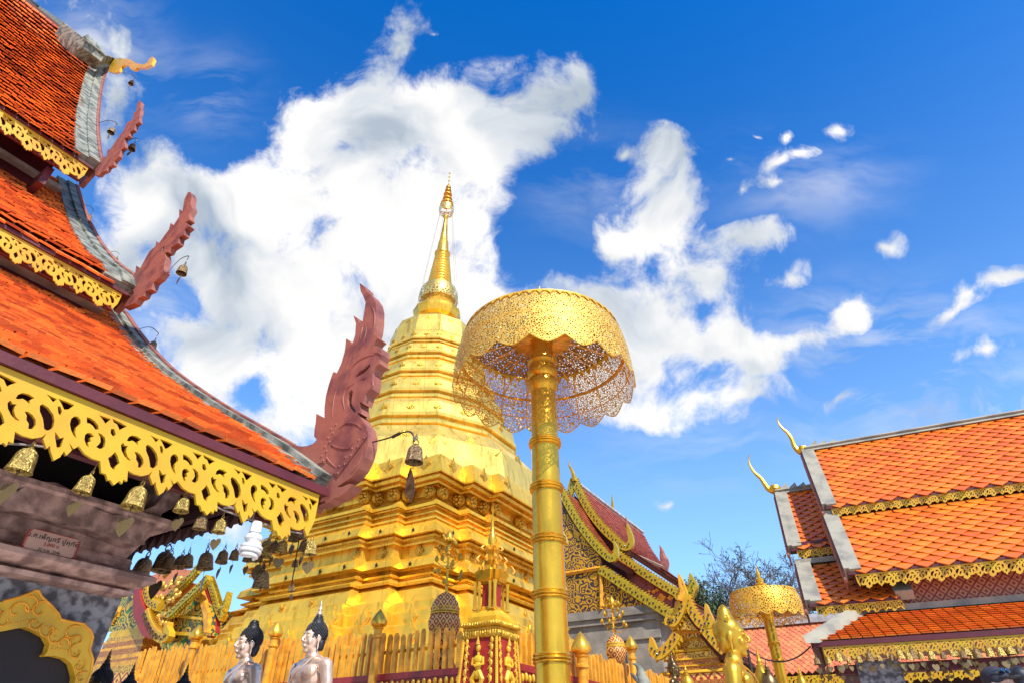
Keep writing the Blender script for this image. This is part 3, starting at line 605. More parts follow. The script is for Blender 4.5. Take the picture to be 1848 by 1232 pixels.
def text(th, s, m, x, a, z, size, name='lettering', alpha=AL, rot=None):
    cu = bpy.data.curves.new(name, 'FONT'); cu.body = s; cu.size = size; cu.align_x = 'CENTER'; cu.align_y = 'CENTER'; cu.extrude = .0006; cu.space_character = 1.05
    o = bpy.data.objects.new(name, cu); COL.objects.link(o); bpy.context.view_layer.update()
    me = bpy.data.meshes.new_from_object(o.evaluated_get(bpy.context.evaluated_depsgraph_get())); bpy.data.objects.remove(o)
    me.materials.clear(); me.materials.append(M[m]); q = bpy.data.objects.new(name, me); COL.objects.link(q); q.parent = th.e
    q.location = (x-th.fr.o[0], a-th.fr.o[1], z-th.fr.o[2]); q.rotation_euler = (math.pi/2, 0, math.pi/2); return q
text(pq, 'ว.ศ.เพ็ญศรี ปู่คุทัย', 'ink black', XP+.0095, c0.y, c0.z+.022, .030)
text(pq, '3,000 บ', 'ink red', XP+.0095, c0.y, c0.z-.006, .022)
text(pq, '22 ก.พ. 2546', 'ink black', XP+.0095, c0.y, c0.z-.033, .018)

# ================================================================== bells
def bell_proto(name, label, cat, m, group, heart='leaf plate', leafdir=0.3, sides=18):
    """unit bell: rim diameter 1, hanging point at the top of its loop (z=0 at rim)"""
    e = bpy.data.objects.new(name, None); COL.objects.link(e); e.empty_display_size = .05; tag(e, label, cat, group)
    b = MB(); b.lathe([(.0,1.02),(.12,1.01),(.27,.95),(.37,.82),(.42,.62),(.44,.42),(.455,.36),(.445,.33),(.46,.28),(.50,.06),(.52,0),(.485,0),(.44,.10),(.40,.4),(.33,.75),(.0,.9)], n=sides, caps=False)
    b.lathe([(.10,1.0),(.13,1.06),(.08,1.12),(.05,1.14)], n=10)
    make('bell_body', b, m, e)
    h = MB()
    for s in (-1, 1): h.tube([(s*.05,0,1.05),(s*.16,0,1.14),(s*.15,0,1.28),(s*.05,0,1.36),(0,0,1.44)], .035, 6)
    h.tube([(.09*math.cos(t*.9), 0, 1.50+.09*math.sin(t*.9)) for t in range(8)], .025, 5)
    h.tube([(0,0,1.56),(0,0,1.9)], .012, 4)
    make('hanging_loop', h, m, e)
    c = MB(); c.tube([(0,0,.85),(0,0,-.10)], .022, 5); c.ell((0,0,-.02), (.07,.07,.09), 8, 6); c.tube([(.05*math.cos(t*.9), 0, -.16+.05*math.sin(t*.9)) for t in range(8)], .015, 4); c.tube([(0,0,-.21),(0,0,-.42)], .012, 4)
    make('clapper', c, 'dark brass', e)
    if heart:
        hp = [(0,.13),(.09,.22),(.24,.25),(.37,.17),(.42,.02),(.36,-.16),(.22,-.34),(.09,-.47),(0,-.55)]
        for i in range(0):
            t = i/12*math.pi; hp.append((.43*math.sin(t)**.8 if t < math.pi-.01 else 0, .30*math.cos(t)-.34*(t/math.pi)**2.2))
        pts = hp + [(-x, y) for x, y in hp[-2:0:-1]]
        q = MB(); ca, sa = math.cos(leafdir), math.sin(leafdir)
        q.slab(pts, lambda p, t: (p[0]*1.15*ca-t*sa, p[0]*1.15*sa+t*ca, p[1]*1.15-.78), -.012, .012)
        make('heart_leaf', q, heart, e, smooth=False)
    return e
BP = bell_proto('temple_bell', 'x', 'bell', 'bell gilt', None)
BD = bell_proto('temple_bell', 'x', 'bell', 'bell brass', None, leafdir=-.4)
BN = bell_proto('temple_bell', 'x', 'bell', 'bell brass', None, heart=None)
_bell_used = set()
def hang(proto, P, d, label, group=None, tilt=(0, 0), rz=None):
    if rz is None: rz = -R_(AL)+.25+random.uniform(-.35, .35)
    """P: world point of the bell's rim centre, d: rim diameter"""
    if proto.name in _bell_used: e = copy_tree(proto)
    else: e = proto; _bell_used.add(proto.name)
    e.location = P; e.scale = (d, d, d); e.rotation_euler = (tilt[0], tilt[1], random.uniform(0, 6.28) if rz is None else rz)
    e['label'] = label
    if group: e['group'] = group
    return e
def atx(u, v, al, ax, val):
    p = on(u, v, al, ax, val); return Frame(al, 0, 0).world(p.x, p.y, p.z)
XE = -2.57
G_near = 'bells hung along the near eave'
for u, v, wpx, pr_, lb in ((33,850,45,BP,'large gilt bell with embossed medallion, hung leftmost under the yellow fretwork'),
        (147,888,33,BP,'plain smooth gilt bell second from the left under the fretwork'),
        (238,915,40,BP,'large gilt bell third from the left, its leaf plate hanging before the stucco'),
        (326,922,27,BP,'small gilt bell with a pale grey heart leaf below it'),
        (359,954,25,BN,'small brass bell without a leaf, between the pale heart bell and its right neighbour'),
        (394,960,24,BP,'small gilt bell on the near eave just left of the light bulb')):
    p = atx(u, v, AL, 'x', XE); dep = p.y*CP+(p.z-CAM_Z)*SP; hang(pr_, p, wpx*dep/F_PX/1.04, lb, G_near, tilt=(random.uniform(-.08,.08), random.uniform(-.08,.08)), rz=-R_(AL))
G_far = 'bells hung along the gable end of the near hall'
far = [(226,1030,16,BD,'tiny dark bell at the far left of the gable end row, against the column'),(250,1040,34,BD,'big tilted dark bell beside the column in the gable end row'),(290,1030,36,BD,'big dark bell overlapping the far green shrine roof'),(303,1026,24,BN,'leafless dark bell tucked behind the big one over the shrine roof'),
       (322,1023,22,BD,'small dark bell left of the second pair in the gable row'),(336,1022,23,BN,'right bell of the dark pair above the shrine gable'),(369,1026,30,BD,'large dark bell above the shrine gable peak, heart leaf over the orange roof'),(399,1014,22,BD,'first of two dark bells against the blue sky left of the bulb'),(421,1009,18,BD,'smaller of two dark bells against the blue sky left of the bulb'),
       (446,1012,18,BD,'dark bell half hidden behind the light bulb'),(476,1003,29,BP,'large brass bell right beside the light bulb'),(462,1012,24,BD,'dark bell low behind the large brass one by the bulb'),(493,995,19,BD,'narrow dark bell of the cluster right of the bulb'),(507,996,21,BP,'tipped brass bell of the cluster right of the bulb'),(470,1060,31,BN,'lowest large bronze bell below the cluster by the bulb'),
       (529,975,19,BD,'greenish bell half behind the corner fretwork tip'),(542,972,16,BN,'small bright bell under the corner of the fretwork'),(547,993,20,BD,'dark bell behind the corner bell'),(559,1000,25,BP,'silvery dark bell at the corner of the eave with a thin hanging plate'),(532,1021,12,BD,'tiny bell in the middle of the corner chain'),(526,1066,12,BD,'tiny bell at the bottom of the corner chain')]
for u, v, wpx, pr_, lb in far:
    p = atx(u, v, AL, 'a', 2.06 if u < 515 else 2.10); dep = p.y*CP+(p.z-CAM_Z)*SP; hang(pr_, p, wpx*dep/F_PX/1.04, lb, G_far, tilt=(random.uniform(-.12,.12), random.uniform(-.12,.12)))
for L_, lb in ((((470,1042),(468,965)), 'thin dark chain holding the lowest large bronze bell by the bulb'), (((526,1056),(541,965)), 'thin chain with two tiny bells below the eave corner')):
    tag(make('bell_chain', MB().tube([atx(u, v, AL, 'a', 2.085) for u, v in L_], .003, 4), 'iron'), lb, 'chain')
# small bells on iron hooks along the verges
for i, (u, v, wpx, a_, uu, vv, lb) in enumerate(((236,152,9,G3,214,132,'tiny bell on a hook below the gilt ridge finial'),(200,240,12,G3,178,222,'small bell hooked to the middle of the top verge'),(237,270,13,G3,222,262,'small bell hooked on the top flame finial'),
        (159,396,10,G2,150,372,'small bell hooked on the upper part of the middle verge'),(208,472,8,G2,195,457,'tiny bell low on the middle verge'),(327,494,18,G2,302,492,'bell on a hook beside the middle flame finial'),(274,628,14,G1,250,594,'small bell hooked at the top of the lowest verge'))):
    p = atx(u, v, AL, 'a', a_+.12); dep = p.y*CP+(p.z-CAM_Z)*SP; d = wpx*dep/F_PX
    q = atx(uu, vv, AL, 'a', a_); hang(BD, p, d, lb, 'small bells hooked along the roof verges')
    hk = MB(); topp = p+Vector((0,0,d*1.9)); hk.tube(smoothline([q, q.lerp(topp,.5)+Vector((0,0,d*.9)), topp+Vector((0,0,d*.5)), topp], 4), d*.05, 4)
    tag(make('bell_hook', hk, 'iron'), 'bent iron rod carrying the '+lb.replace(' on a hook', '').replace(' hooked', ''), 'hook', 'iron hooks on the roof verges')
# big bell on the bracket of the flame finial
p = atx(747, 834, AL, 'a', G1+.02); dep = p.y*CP+(p.z-CAM_Z)*SP; d = 33*dep/F_PX
hang(BN, p, d, 'brass bell on a long iron bracket in front of the golden chedi, fish plate below', rz=.3); 
hk = MB(); hk.tube(smoothline([atx(u, v, AL, 'a', G1) for u, v in ((673,797),(700,790),(720,782),(738,778),(746,785),(747,796))]+[p+Vector((0,0,d*1.7))], 5), .0045, 6); hk.tube([atx(u, v, AL, 'a', G1) for u, v in ((708,788),(722,781))], .009, 6)
tag(make('bell_bracket', hk, 'iron'), 'long curved iron bracket sticking out from the big flame finial', 'bracket')
fp = [(741,843),(745,855),(748,872),(748,888),(744,898),(741,906),(737,898),(731,890),(733,872),(736,855)]
fm = MB(); fm.slab([(q.x, q.z) for q in (on(u, v, AL, 'a', G1+.02) for u, v in fp)], lambda p_, t: (p_[0], t, p_[1]), G1+.018, G1+.022)
fr0 = Frame(AL, 0, 0); fm.v = [tuple(fr0.world(*q)) for q in fm.v]
fm.tube([p+Vector((0,0,-d*.3)), atx(741, 845, AL, 'a', G1+.02)], .002, 4)
tag(make('fish_plate', fm, 'dark brass', smooth=False), 'dark fish-shaped wind plate hanging below the bracket bell', 'wind plate')

# ---- energy saving bulb and its wire
bl = Thing('light_bulb', 'white spiral energy saving bulb in a white holder hanging from a wire under the eave', 'light bulb', AL, -2.55, 0, 0)
pb = on(449, 1005, AL, 'x', XE); pt_ = on(456, 938, AL, 'x', XE); L_ = pt_.z-pb.z; k_ = L_/1.0
ax_ = lambda z: (pb.x, pb.y, pb.z+z*L_)
h_ = MB().lathe([(.0,1.0),(.13,.99),(.15,.93),(.165,.70),(.15,.68),(.0,.68)], c=(pb.x, pb.y), n=20, zoff=pb.z, sc=L_); bl.part('lamp_holder', h_, 'white plastic')
b_ = MB().lathe([(.0,.70),(.10,.68),(.20,.62),(.24,.56),(.24,.50),(.19,.44),(.17,.36),(.0,.36)], c=(pb.x, pb.y), n=24, zoff=pb.z, sc=L_); bl.part('lamp_base', b_, 'white plastic')
tb = []
for i in range(90):
    t = i/89; a = t*2*math.pi*3.3; r = .20+.07*math.sin(math.pi*min(1, t*1.1)); tb.append((pb.x+r*L_*math.cos(a), pb.y+r*L_*math.sin(a), pb.z+(.38-.37*t)*L_))
bl.part('spiral_tube', MB().tube(tb, .052*L_, 8), 'white plastic')
wr = MB(); A_ = [(-80,715,0),(0,738,0),(80,752,0),(160,830,0)]
wp = [(-60,795),(60,803),(135,815),(200,838),(300,872),(400,918),(440,932),(456,938),(500,952),(545,962)]
wr.tube(smoothline([on(u, v, AL, 'x', XE-.03) for u, v in wp], 5), .0045, 6); wr.tube(smoothline([on(u, v, AL, 'x', XE-.02) for u, v in ((456,938),(458,928),(466,915),(470,905))], 4), .003, 5)
wr.tube(smoothline([on(u, v, AL, 'x', XE-.02) for u, v in ((404,915),(418,915),(430,921))], 3), .006, 5)
wr.v = [tuple(fr0.world(*q)) for q in wr.v]
tag(make('lamp_wire', wr, 'cable'), 'pale electric wire running below the yellow fretwork to the bulb', 'wire')
# ================================================================== golden chedi
AC = 31; CX, CA = -8.72, 10.42
ch = Thing('golden_chedi', 'tall gold plated stupa with stepped body, ringed spire and small crown on top', 'stupa', AC, CX, CA)
ZT = lambda v, Wn: zv(v, CX+.85*Wn, CA-.85*Wn)
QUAD = [(1,-.38),(.93,-.38),(.93,-.60),(.85,-.60),(.85,-.85),(.60,-.85),(.60,-.93),(.38,-.93),(.38,-1)]
def redent(W, z, k=1.0):
    """plan of the stepped square: central faces stand proud, corners step back three times"""
    pts = []
    for q in range(4):
        for x, y in QUAD:
            for _ in range(q): x, y = y, -x
            pts.append((CX+x*W, CA+y*W, z))
    return pts
def square_part(name, lst, m='chedi gold'):
    rings = [redent(W, z) for W, z in lst]; return ch.part(name, MB().loft(rings), m, sharp=20)
V = lambda v, W: (W, ZT(v, W))
square_part('terrace', [(3.75, 0), (3.75, 1.0), (3.6, 1.05), (3.6, ZT(1205, 3.5))], 'chedi gold')
square_part('base_step', [(3.56, ZT(1206, 3.5)-.1), V(1158, 3.56), V(1156, 3.52)])
square_part('base_step', [(3.36, ZT(1158, 3.56)-.02), V(1120, 3.35), V(1118, 3.31)])
square_part('base_step', [(3.19, ZT(1120, 3.35)-.02), V(1097, 3.185), V(1095, 3.15)])
square_part('base_step', [(3.06, ZT(1097, 3.185)-.02), V(1080, 3.055), V(1078, 3.02)])
square_part('lower_panel', [(2.96, ZT(1080, 3.05)-.02), V(1056, 2.84), V(1054, 2.80), V(1050, 2.72), V(1048, 2.87), V(1043, 2.89), V(1041, 2.80), V(1038, 2.66), V(1034, 2.66)])
square_part('moulding', [V(1035, 2.66), V(1034, 2.74), V(1030, 2.76), V(1028, 2.62), V(1023, 2.60), V(1022, 2.70), V(1018, 2.74)])
square_part('band', [V(1018, 2.76), V(1015, 2.84), V(1003, 2.80), V(999, 2.72), V(998, 2.65)])
square_part('waist_panel', [V(999, 2.64), V(976, 2.62), V(975, 2.66)])
square_part('moulding', [V(976, 2.66), V(975, 2.72), V(971, 2.73), V(970, 2.68), V(966, 2.70), V(965, 2.78), V(961, 2.80), V(960, 2.72), V(957, 2.74), V(956, 2.84), V(953, 2.86)])
square_part('band', [V(954, 2.87), V(941, 2.80), V(939, 2.72), V(934, 2.68)])
square_part('moulding', [V(935, 2.66), V(932, 2.72), V(929, 2.72), V(928, 2.63), V(923, 2.62), V(922, 2.69), V(919, 2.69), V(918, 2.61), V(913, 2.60), V(912, 2.66), V(909, 2.67)])
square_part('moulding', [V(909, 2.60), V(907, 2.76), V(902, 2.77), V(901, 2.66), V(898, 2.60)])
square_part('neck', [V(899, 2.56), V(890, 2.50), V(876, 2.52), V(870, 2.60)], 'chedi gold plain')
square_part('cornice', [V(871, 2.60), V(869, 2.74), V(865, 2.75), V(864, 2.70), V(860, 2.74), V(859, 2.86), V(853, 2.88), V(852, 2.82), V(849, 2.84), V(848, 2.95), V(845, 2.96)])
sh = square_part('shoulder', [V(845, 2.95), V(834, 2.92), V(817, 2.80), (2.70, ZT(817, 2.8)+.01), (2.4, ZT(817, 2.8)+.03)])
# flower ornaments in the neck, at each corner
orn = 0
def local_orn(x, y, z, s, ang, name='corner_flower', m='gold ornament', flat=.5, kind='flower'):
    mb = MB(); ca, sa = math.cos(ang), math.sin(ang)
    def fn(p, t): return (CX+x+p[0]*ca*s - (-sa)*0 + t*sa*-1*-1*0 + p[0]*0 + t*math.sin(ang), CA+y+p[0]*sa*s - t*math.cos(ang), z+p[1]*s)
    if kind == 'flower':
        mb.slab([(0,-1.0),(.28,-.85),(.6,-.75),(.9,-.4),(1,.1),(.8,.6),(.4,.9),(0,.75),(-.4,.9),(-.8,.6),(-1,.1),(-.9,-.4),(-.6,-.75),(-.28,-.85)], fn, -.02, .05)
        for a in range(7):
            r = .55; c = fn((r*math.cos(a*.9), r*math.sin(a*.9)), .06); mb.ell(c, (s*.26,)*3, 7, 5)
        c = fn((0,0), .08); mb.ell(c, (s*.3,)*3, 8, 6)
    else:
        mb.slab([(0,-1.25),(.35,-.45),(.8,0),(.35,.45),(0,1.25),(-.35,.45),(-.8,0),(-.35,-.45)], fn, -.01, .014)
        mb.slab([(0,-.75),(.22,-.25),(.5,0),(.22,.25),(0,.75),(-.22,.25),(-.5,0),(-.22,-.25)], fn, .012, .026)
    return ch.part(name, mb, m)
zN = ZT(885, 2.55)
for x, y in ((.38,-1),(.60,-.93),(.85,-.85),(.93,-.60),(1,-.38)):
    for s_, an in ((-1, 0), (1, math.pi/2)):
        W = 2.56
        ox, oy = x*W, y*W
        if s_ < 0: ox -= .14; oy -= .02
        else: oy += .14; ox += .02
        local_orn(ox, oy, zN, .13, an)
local_orn(2.56, .1, zN, .12, math.pi/2); local_orn(-.1, -2.56, zN, .12, 0)
def face_diamonds(v, W, s, spots, m='gold ornament', vv=None):
    z = ZT(v, W)
    for fx, side in spots:
        if side == 'L': local_orn(fx*W, -W*{0:1}.get(0)-.004 if abs(fx) <= .38 else -W*(.93 if abs(fx) <= .6 else .85)-.004, z, s, 0, 'diamond_ornament', m, kind='d')
        else: local_orn(W*(1 if abs(fx) <= .38 else .93 if abs(fx) <= .6 else .85)+.004, fx*W, z, s, math.pi/2, 'diamond_ornament', m, kind='d')
face_diamonds(1107, 3.19, .16, [(-.1,'L'),(.36,'L'),(.5,'L'),(.72,'L'),(-.72,'R'),(-.2,'R')], 'chedi gold plain')
face_diamonds(1138, 3.36, .21, [(-.3,'L'),(.12,'L'),(.37,'L'),(.48,'L'),(.72,'L'),(-.72,'R'),(-.48,'R'),(.1,'R')], 'chedi gold plain')
face_diamonds(988, 2.645, .13, [(-.1,'L'),(.33,'L'),(.5,'L'),(.74,'L'),(-.74,'R'),(-.5,'R'),(-.3,'R'),(.1,'R')])
for vv_, W in ((1009, 2.83), (947, 2.84)): face_diamonds(vv_, W, .032, [(-.2,'L'),(.1,'L'),(.30,'L'),(.49,'L'),(.68,'L'),(-.68,'R'),(-.2,'R'),(.15,'R')], 'dark inset')
face_diamonds(1068, 2.905, .06, [(-.15,'L'),(.1,'L'),(-.1,'R'),(.2,'R')])
face_diamonds(830, 2.91, .15, [(.34,'L'),(.5,'L'),(.73,'L'),(-.73,'R'),(-.5,'R'),(-.32,'R'),(.1,'R')])
# upturned leaves on the shoulder corners
lf = MB()
for x, y, an in ((.93,-.6,.6),(.6,-.93,.95),(1,-.38,.4),(.38,-1,1.2)):
    pass
# twelve sided tiers
def dode(R, z, n=12): return [(CX+R*math.cos(R_(15+30*i)), CA+R*math.sin(R_(15+30*i)), z) for i in range(n)]
def zd(v, R):
    a = R_(285-0) + R_(AC); a = R_(-45+0)
    # near vertex lies close to the -45 degree diagonal of the local frame
    x = CX+R*math.cos(R_(-45)); y = CA+R*math.sin(R_(-45)); return zv(v, x, y)
def dpart(name, lst, m='chedi gold pale'): return ch.part(name, MB().loft([dode(R, z) for R, z in lst]), m, sharp=12)
DV = lambda v, R: (R, zd(v, R))
zs = ZT(817, 2.8)
dpart('drum', [(2.86, zs-.1), (2.72, DV(790, 2.6)[1]), DV(772, 2.47)])
tp = [(773, 2.46, 744, 2.26, 723, 2.18), (722, 2.16, 700, 1.97, 683, 1.88), (682, 1.86, 665, 1.70, 651, 1.60), (650, 1.58, 632, 1.45, 619, 1.38), (618, 1.36, 609, 1.28, 597, 1.20)]
for vb, Rb, vl, Rl, vt, Rt in tp:
    z0_, z1_ = zd(vb, Rb), zd(vl, Rl); z2_ = zd(vt, Rt); hgt = z1_-z0_
    # sloped roof of the tier below, two dark recesses with a lip between, then the panel
    dpart('tier', [(Rb, z0_-.02), (Rb-.10, z0_+hgt*.30), (Rl-.13, z0_+hgt*.42), (Rl-.12, z0_+hgt*.52), (Rl-.02, z0_+hgt*.56), (Rl-.01, z0_+hgt*.70), (Rl-.10, z0_+hgt*.74), (Rl-.09, z0_+hgt*.86), (Rl+.02, z0_+hgt*.90), (Rl+.03, z1_)])
    dpart('tier_panel', [(Rl+.03, z1_+.002), (Rl, z1_+.04), (Rt+.02, z2_-.01), (Rt-.05, z2_+.01)])
    Rm = (Rl+Rt)/2+.015; zm = (z1_+z2_)/2
    s_ = .30*(z2_-z1_)
    for i in (7, 8, 9, 10, 11):
        for half in (0, 1):
            a = R_(15+30*i+half*15); r = Rm*(1 if not half else math.cos(R_(15)))
            mb = MB(); ux, uy = -math.sin(a), math.cos(a)
            for q, t0, t1 in ((1, -.01, .018), (.5, .016, .03)):
                mb.slab([(0,-1.1*q),(.35*q,-.4*q),(.9*q,0),(.35*q,.4*q),(0,1.1*q),(-.35*q,.4*q),(-.9*q,0),(-.35*q,-.4*q)],
                    lambda p, t: (CX+(r+t)*math.cos(a)+ux*p[0]*s_, CA+(r+t)*math.sin(a)+uy*p[0]*s_, zm+p[1]*s_), t0, t1)
            ch.part('diamond_ornament', mb, 'gold ornament')
# big ornaments low on the drum
for i in (8, 9, 10, 11):
    for half, vv_, s_ in ((0, 800, .17), (1, 788, .15)):
        a = R_(15+30*i+half*15); z_ = zd(vv_, 2.65); r = 2.66*(1 if not half else math.cos(R_(15)))+.03; ux, uy = -math.sin(a), math.cos(a)
        mb = MB(); mb.slab([(0,-1.1),(.35,-.5),(1,0),(.35,.5),(0,1.1),(-.35,.5),(-1,0),(-.35,-.5)], lambda p, t: (CX+(r+t)*math.cos(a)+ux*p[0]*s_, CA+(r+t)*math.sin(a)+uy*p[0]*s_, z_+p[1]*s_), -.05, .03)
        ch.part('diamond_ornament', mb, 'gold ornament')
zb = zd(597, 1.2); zt_ = CAM_Z+9.62
dpart('bell_dome', [(1.19, zb), (1.20, zb+.05), (1.17, zb+.3), (1.09, zb+.62), (.98, zt_-.1), (.86, zt_), (.6, zt_+.03)])
for i in (7, 8, 9, 10, 11):
    a = R_(30+30*i); z_ = (zb+zt_)/2+.1; r = 1.09*math.cos(R_(15)); ux, uy = -math.sin(a), math.cos(a)
    mb = MB(); mb.slab([(.10*math.cos(k*math.pi/6)*(1 if k % 2 else .8), .12*math.sin(k*math.pi/6)*(1 if k % 2 else .8)) for k in range(12)], lambda p, t: (CX+(r+t)*math.cos(a)+ux*p[0], CA+(r+t)*math.sin(a)+uy*p[0], z_+p[1]), -.03, .05)
    ch.part('rosette', mb, 'gold ornament')
ZC = CAM_Z
dpart('spire_seat', [(.58, zt_-.02), (.58, ZC+9.86), (.50, ZC+9.9), (.50, ZC+10.1), (.60, ZC+10.16), (.66, ZC+10.32), (.67, ZC+10.42), (.56, ZC+10.5), (.50, ZC+10.62)], 'chedi gold plain')
def lat(name, lst, m='chedi gold plain', n=32): return ch.part(name, MB().lathe([(r, ZC+z) for r, z in lst], c=(CX, CA), n=n), m, sharp=50)
lat('lotus_ring', [(.50, 10.58), (.47, 10.7), (.40, 10.75), (.42, 10.85), (.50, 10.95), (.46, 11.05), (.36, 11.1), (.40, 11.2), (.44, 11.3), (.38, 11.4)])
ch.part('filigree_band', MB().lathe([(.54, ZC+10.78), (.57, ZC+10.9), (.55, ZC+11.1), (.50, ZC+11.28)], c=(CX, CA), n=32, caps=False), 'spire filigree')
rg = []; z = 11.38; r = .36
while z < 12.62:
    t = (z-11.38)/1.24; r = .36-.15*t; rg += [(r-.035, z), (r, z+.035), (r, z+.075), (r-.035, z+.105)]; z += .115
lat('ringed_spire', rg+[(.19, z), (.235, z+.03), (.235, z+.08), (.17, z+.12)])
lat('spire', [(.17, z+.1), (.175, z+.2), (.15, 13.2), (.125, 13.25), (.12, 13.3), (.07, 13.9), (.05, 14.25), (.075, 14.3), (.06, 14.38), (.02, 14.4)])
hz_ = MB(); hz_.lathe([(.012, ZC+14.38), (.012, ZC+15.95)], c=(CX, CA), n=8)
for zz, rr in ((14.9,.20),(15.12,.15),(15.34,.13),(15.53,.10),(15.68,.08)): hz_.lathe([(.01, ZC+zz+.16), (rr*.6, ZC+zz+.13), (rr, ZC+zz+.06), (rr*1.05, ZC+zz)], c=(CX, CA), n=20, caps=False)
for zz in (15.85, 16.05, 16.25, 16.43): hz_.ell((CX, CA, ZC+zz), (.03, .03, .05), 8, 6)
hz_.lathe([(.008, ZC+15.9), (.006, ZC+16.5)], c=(CX, CA), n=6)
ch.part('crown_parasol', hz_, 'chedi gold plain')
ch.part('crown_ring', MB().lathe([(.22, ZC+14.5), (.24, ZC+14.62), (.23, ZC+14.8)], c=(CX, CA), n=24, caps=False), 'spire filigree')
gw = MB()
for a in (20, 110, 200, 290, 65, 245):
    gw.tube([(CX+.2*math.cos(R_(a)), CA+.2*math.sin(R_(a)), ZC+14.55), (CX+.62*math.cos(R_(a)), CA+.62*math.sin(R_(a)), ZC+10.5)], .0045, 4)
ch.part('guy_wires', gw, 'iron')

# ================================================================== parasols
def parasol(name, label, X, Y, s, lean=(0, 0), fil='parasol filigree', small=False, poleband=None):
    th = Thing(name, label, 'ceremonial parasol', 0, X, Y, 0); c = (X, Y); Z = lambda k: CAM_Z+k*5.6*s
    R0 = .97*s; n = 18; m = 18*8
    def ring(r, z, sc_=0.0, ph=0):
        out = []
        for i in range(m):
            a = 2*math.pi*i/m; f = (i % 8)/8; d = (1-abs(2*f-1)**1.5) if sc_ else 0
            out.append((X+r*math.cos(a+ph), Y+r*math.sin(a+ph), z-sc_*d))
        return out
    ph = math.pi/2+math.pi/n*0
    zt, zbm = Z(.712), Z(.602); 
    # outer valance in two overlapping scalloped rows
    v1 = MB().loft([ring(R0*.88, zt), ring(R0*.945, zt-.14*s), ring(R0*.98, (zt+zbm)/2), ring(R0*.998, zbm+.12*s), ring(R0, zbm-.0, .10*s)], caps=False); th.part('valance', v1, fil, sharp=80)
    ed = MB(); rr = ring(R0+.003, zbm, .10*s); ed.tube(rr+rr[:1], .006*s, 5)
    rr = ring(R0*.885, zt); ed.tube(rr+rr[:1], .016*s, 6)
    for i in range(54): a = 2*math.pi*i/54; ed.add([(X+R0*.90*math.cos(a-.04), Y+R0*.90*math.sin(a-.04), zt), (X+R0*.90*math.cos(a+.04), Y+R0*.90*math.sin(a+.04), zt), (X+R0*.93*math.cos(a), Y+R0*.93*math.sin(a), zt-.07*s)], [(0,1,2)])
    th.part('valance_edging', ed, 'gold paint')
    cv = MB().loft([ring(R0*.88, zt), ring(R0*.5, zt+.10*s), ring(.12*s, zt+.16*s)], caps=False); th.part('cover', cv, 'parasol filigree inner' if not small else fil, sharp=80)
    rb_ = MB()
    for i in range(n):
        a = 2*math.pi*i/n+ph+math.pi/n; rb_.tube([(X+.13*s*math.cos(a), Y+.13*s*math.sin(a), zt+.06*s), (X+R0*.86*math.cos(a), Y+R0*.86*math.sin(a), zt-.045*s), (X+R0*.965*math.cos(a), Y+R0*.965*math.sin(a), zbm+.02)], .0075*s, 4)
    rr = ring(R0*.935, zt-.28*s); rb_.tube(rr[::3]+rr[:1], .019*s, 6); rr = ring(R0*.96, zbm+.10*s); rb_.tube(rr[::3]+rr[:1], .006*s, 5)
    rr = ring(R0*.6, zt+.0*s); rb_.tube(rr[::3]+rr[:1], .006*s, 5)
    for i in range(n): a = 2*math.pi*i/n+ph+math.pi/n; rb_.tube([(X+.18*s*math.cos(a), Y+.18*s*math.sin(a), zt-.0), (X+R0*.93*math.cos(a), Y+R0*.93*math.sin(a), zt-.28*s)], .007*s, 4)
    th.part('ribs', rb_, 'orange gold')
    fan = MB()
    for i in range(20):
        a0, a1 = 2*math.pi*i/20, 2*math.pi*(i+1)/20; am = (a0+a1)/2
        P_ = lambda r, a, z: (X+r*math.cos(a), Y+r*math.sin(a), z)
        fan.add([P_(.10*s, a0, zt-.02*s), P_(.335*s, a0, zt-.0*s), P_(.35*s, am, zt-.055*s), P_(.335*s, a1, zt-.0*s), P_(.10*s, a1, zt-.02*s), P_(.10*s, am, zt-.06*s)], [(0,1,2,5), (5,2,3,4)])
    th.part('hub_fan', fan, 'orange gold', sharp=10)
    r0 = .143*s
    pl_ = MB().lathe([(r0*1.04, 0), (r0*1.0, Z(.3)), (r0*.93, Z(.60))], c=c, n=32); th.part('pole', pl_, 'pole gold')
    cap = MB().lathe([(r0*.93, Z(.585)), (r0*1.0, Z(.592)), (r0*1.16, Z(.60)), (r0*1.12, Z(.612)), (r0*.98, Z(.617)), (r0*1.14, Z(.623)), (r0*1.16, Z(.634)), (r0*1.0, Z(.642)), (r0*1.02, Z(.648)), (r0*1.12, Z(.652)), (r0*1.08, Z(.660)), (r0*.86, Z(.664)), (r0*.84, Z(.69)), (r0*.95, Z(.712)), (r0*1.1, Z(.72))], c=c, n=32); th.part('capital', cap, 'pole gold')
    def bandz(v): y = -(v-616)/F_PX; return CAM_Z+(Y-r0)*(SP+y*CP)/(CP-y*SP)
    for v in (poleband or ()):
        zz = bandz(v); h = .03*s; bnd = MB().lathe([(r0*.98, zz-h*1.3), (r0*1.10, zz-h*1.2), (r0*1.14, zz-h*.9), (r0*1.10, zz-h*.55), (r0*1.05, zz-h*.4), (r0*1.14, zz-h*.25), (r0*1.17, zz), (r0*1.14, zz+h*.25), (r0*1.05, zz+h*.4), (r0*1.10, zz+h*.55), (r0*1.14, zz+h*.9), (r0*1.10, zz+h*1.2), (r0*.98, zz+h*1.3)], c=c, n=32); th.part('pole_band', bnd, 'pole gold')
    fin = MB().lathe([(.16*s, zt+.15*s), (.17*s, zt+.22*s), (.09*s, zt+.26*s), (.10*s, zt+.36*s), (.05*s, zt+.42*s), (.055*s, zt+.52*s), (.02*s, zt+.62*s), (.004, zt+.78*s)], c=c, n=16); th.part('finial', fin, 'pole gold')
    return th
X1 = (991.5-924)/F_PX; 
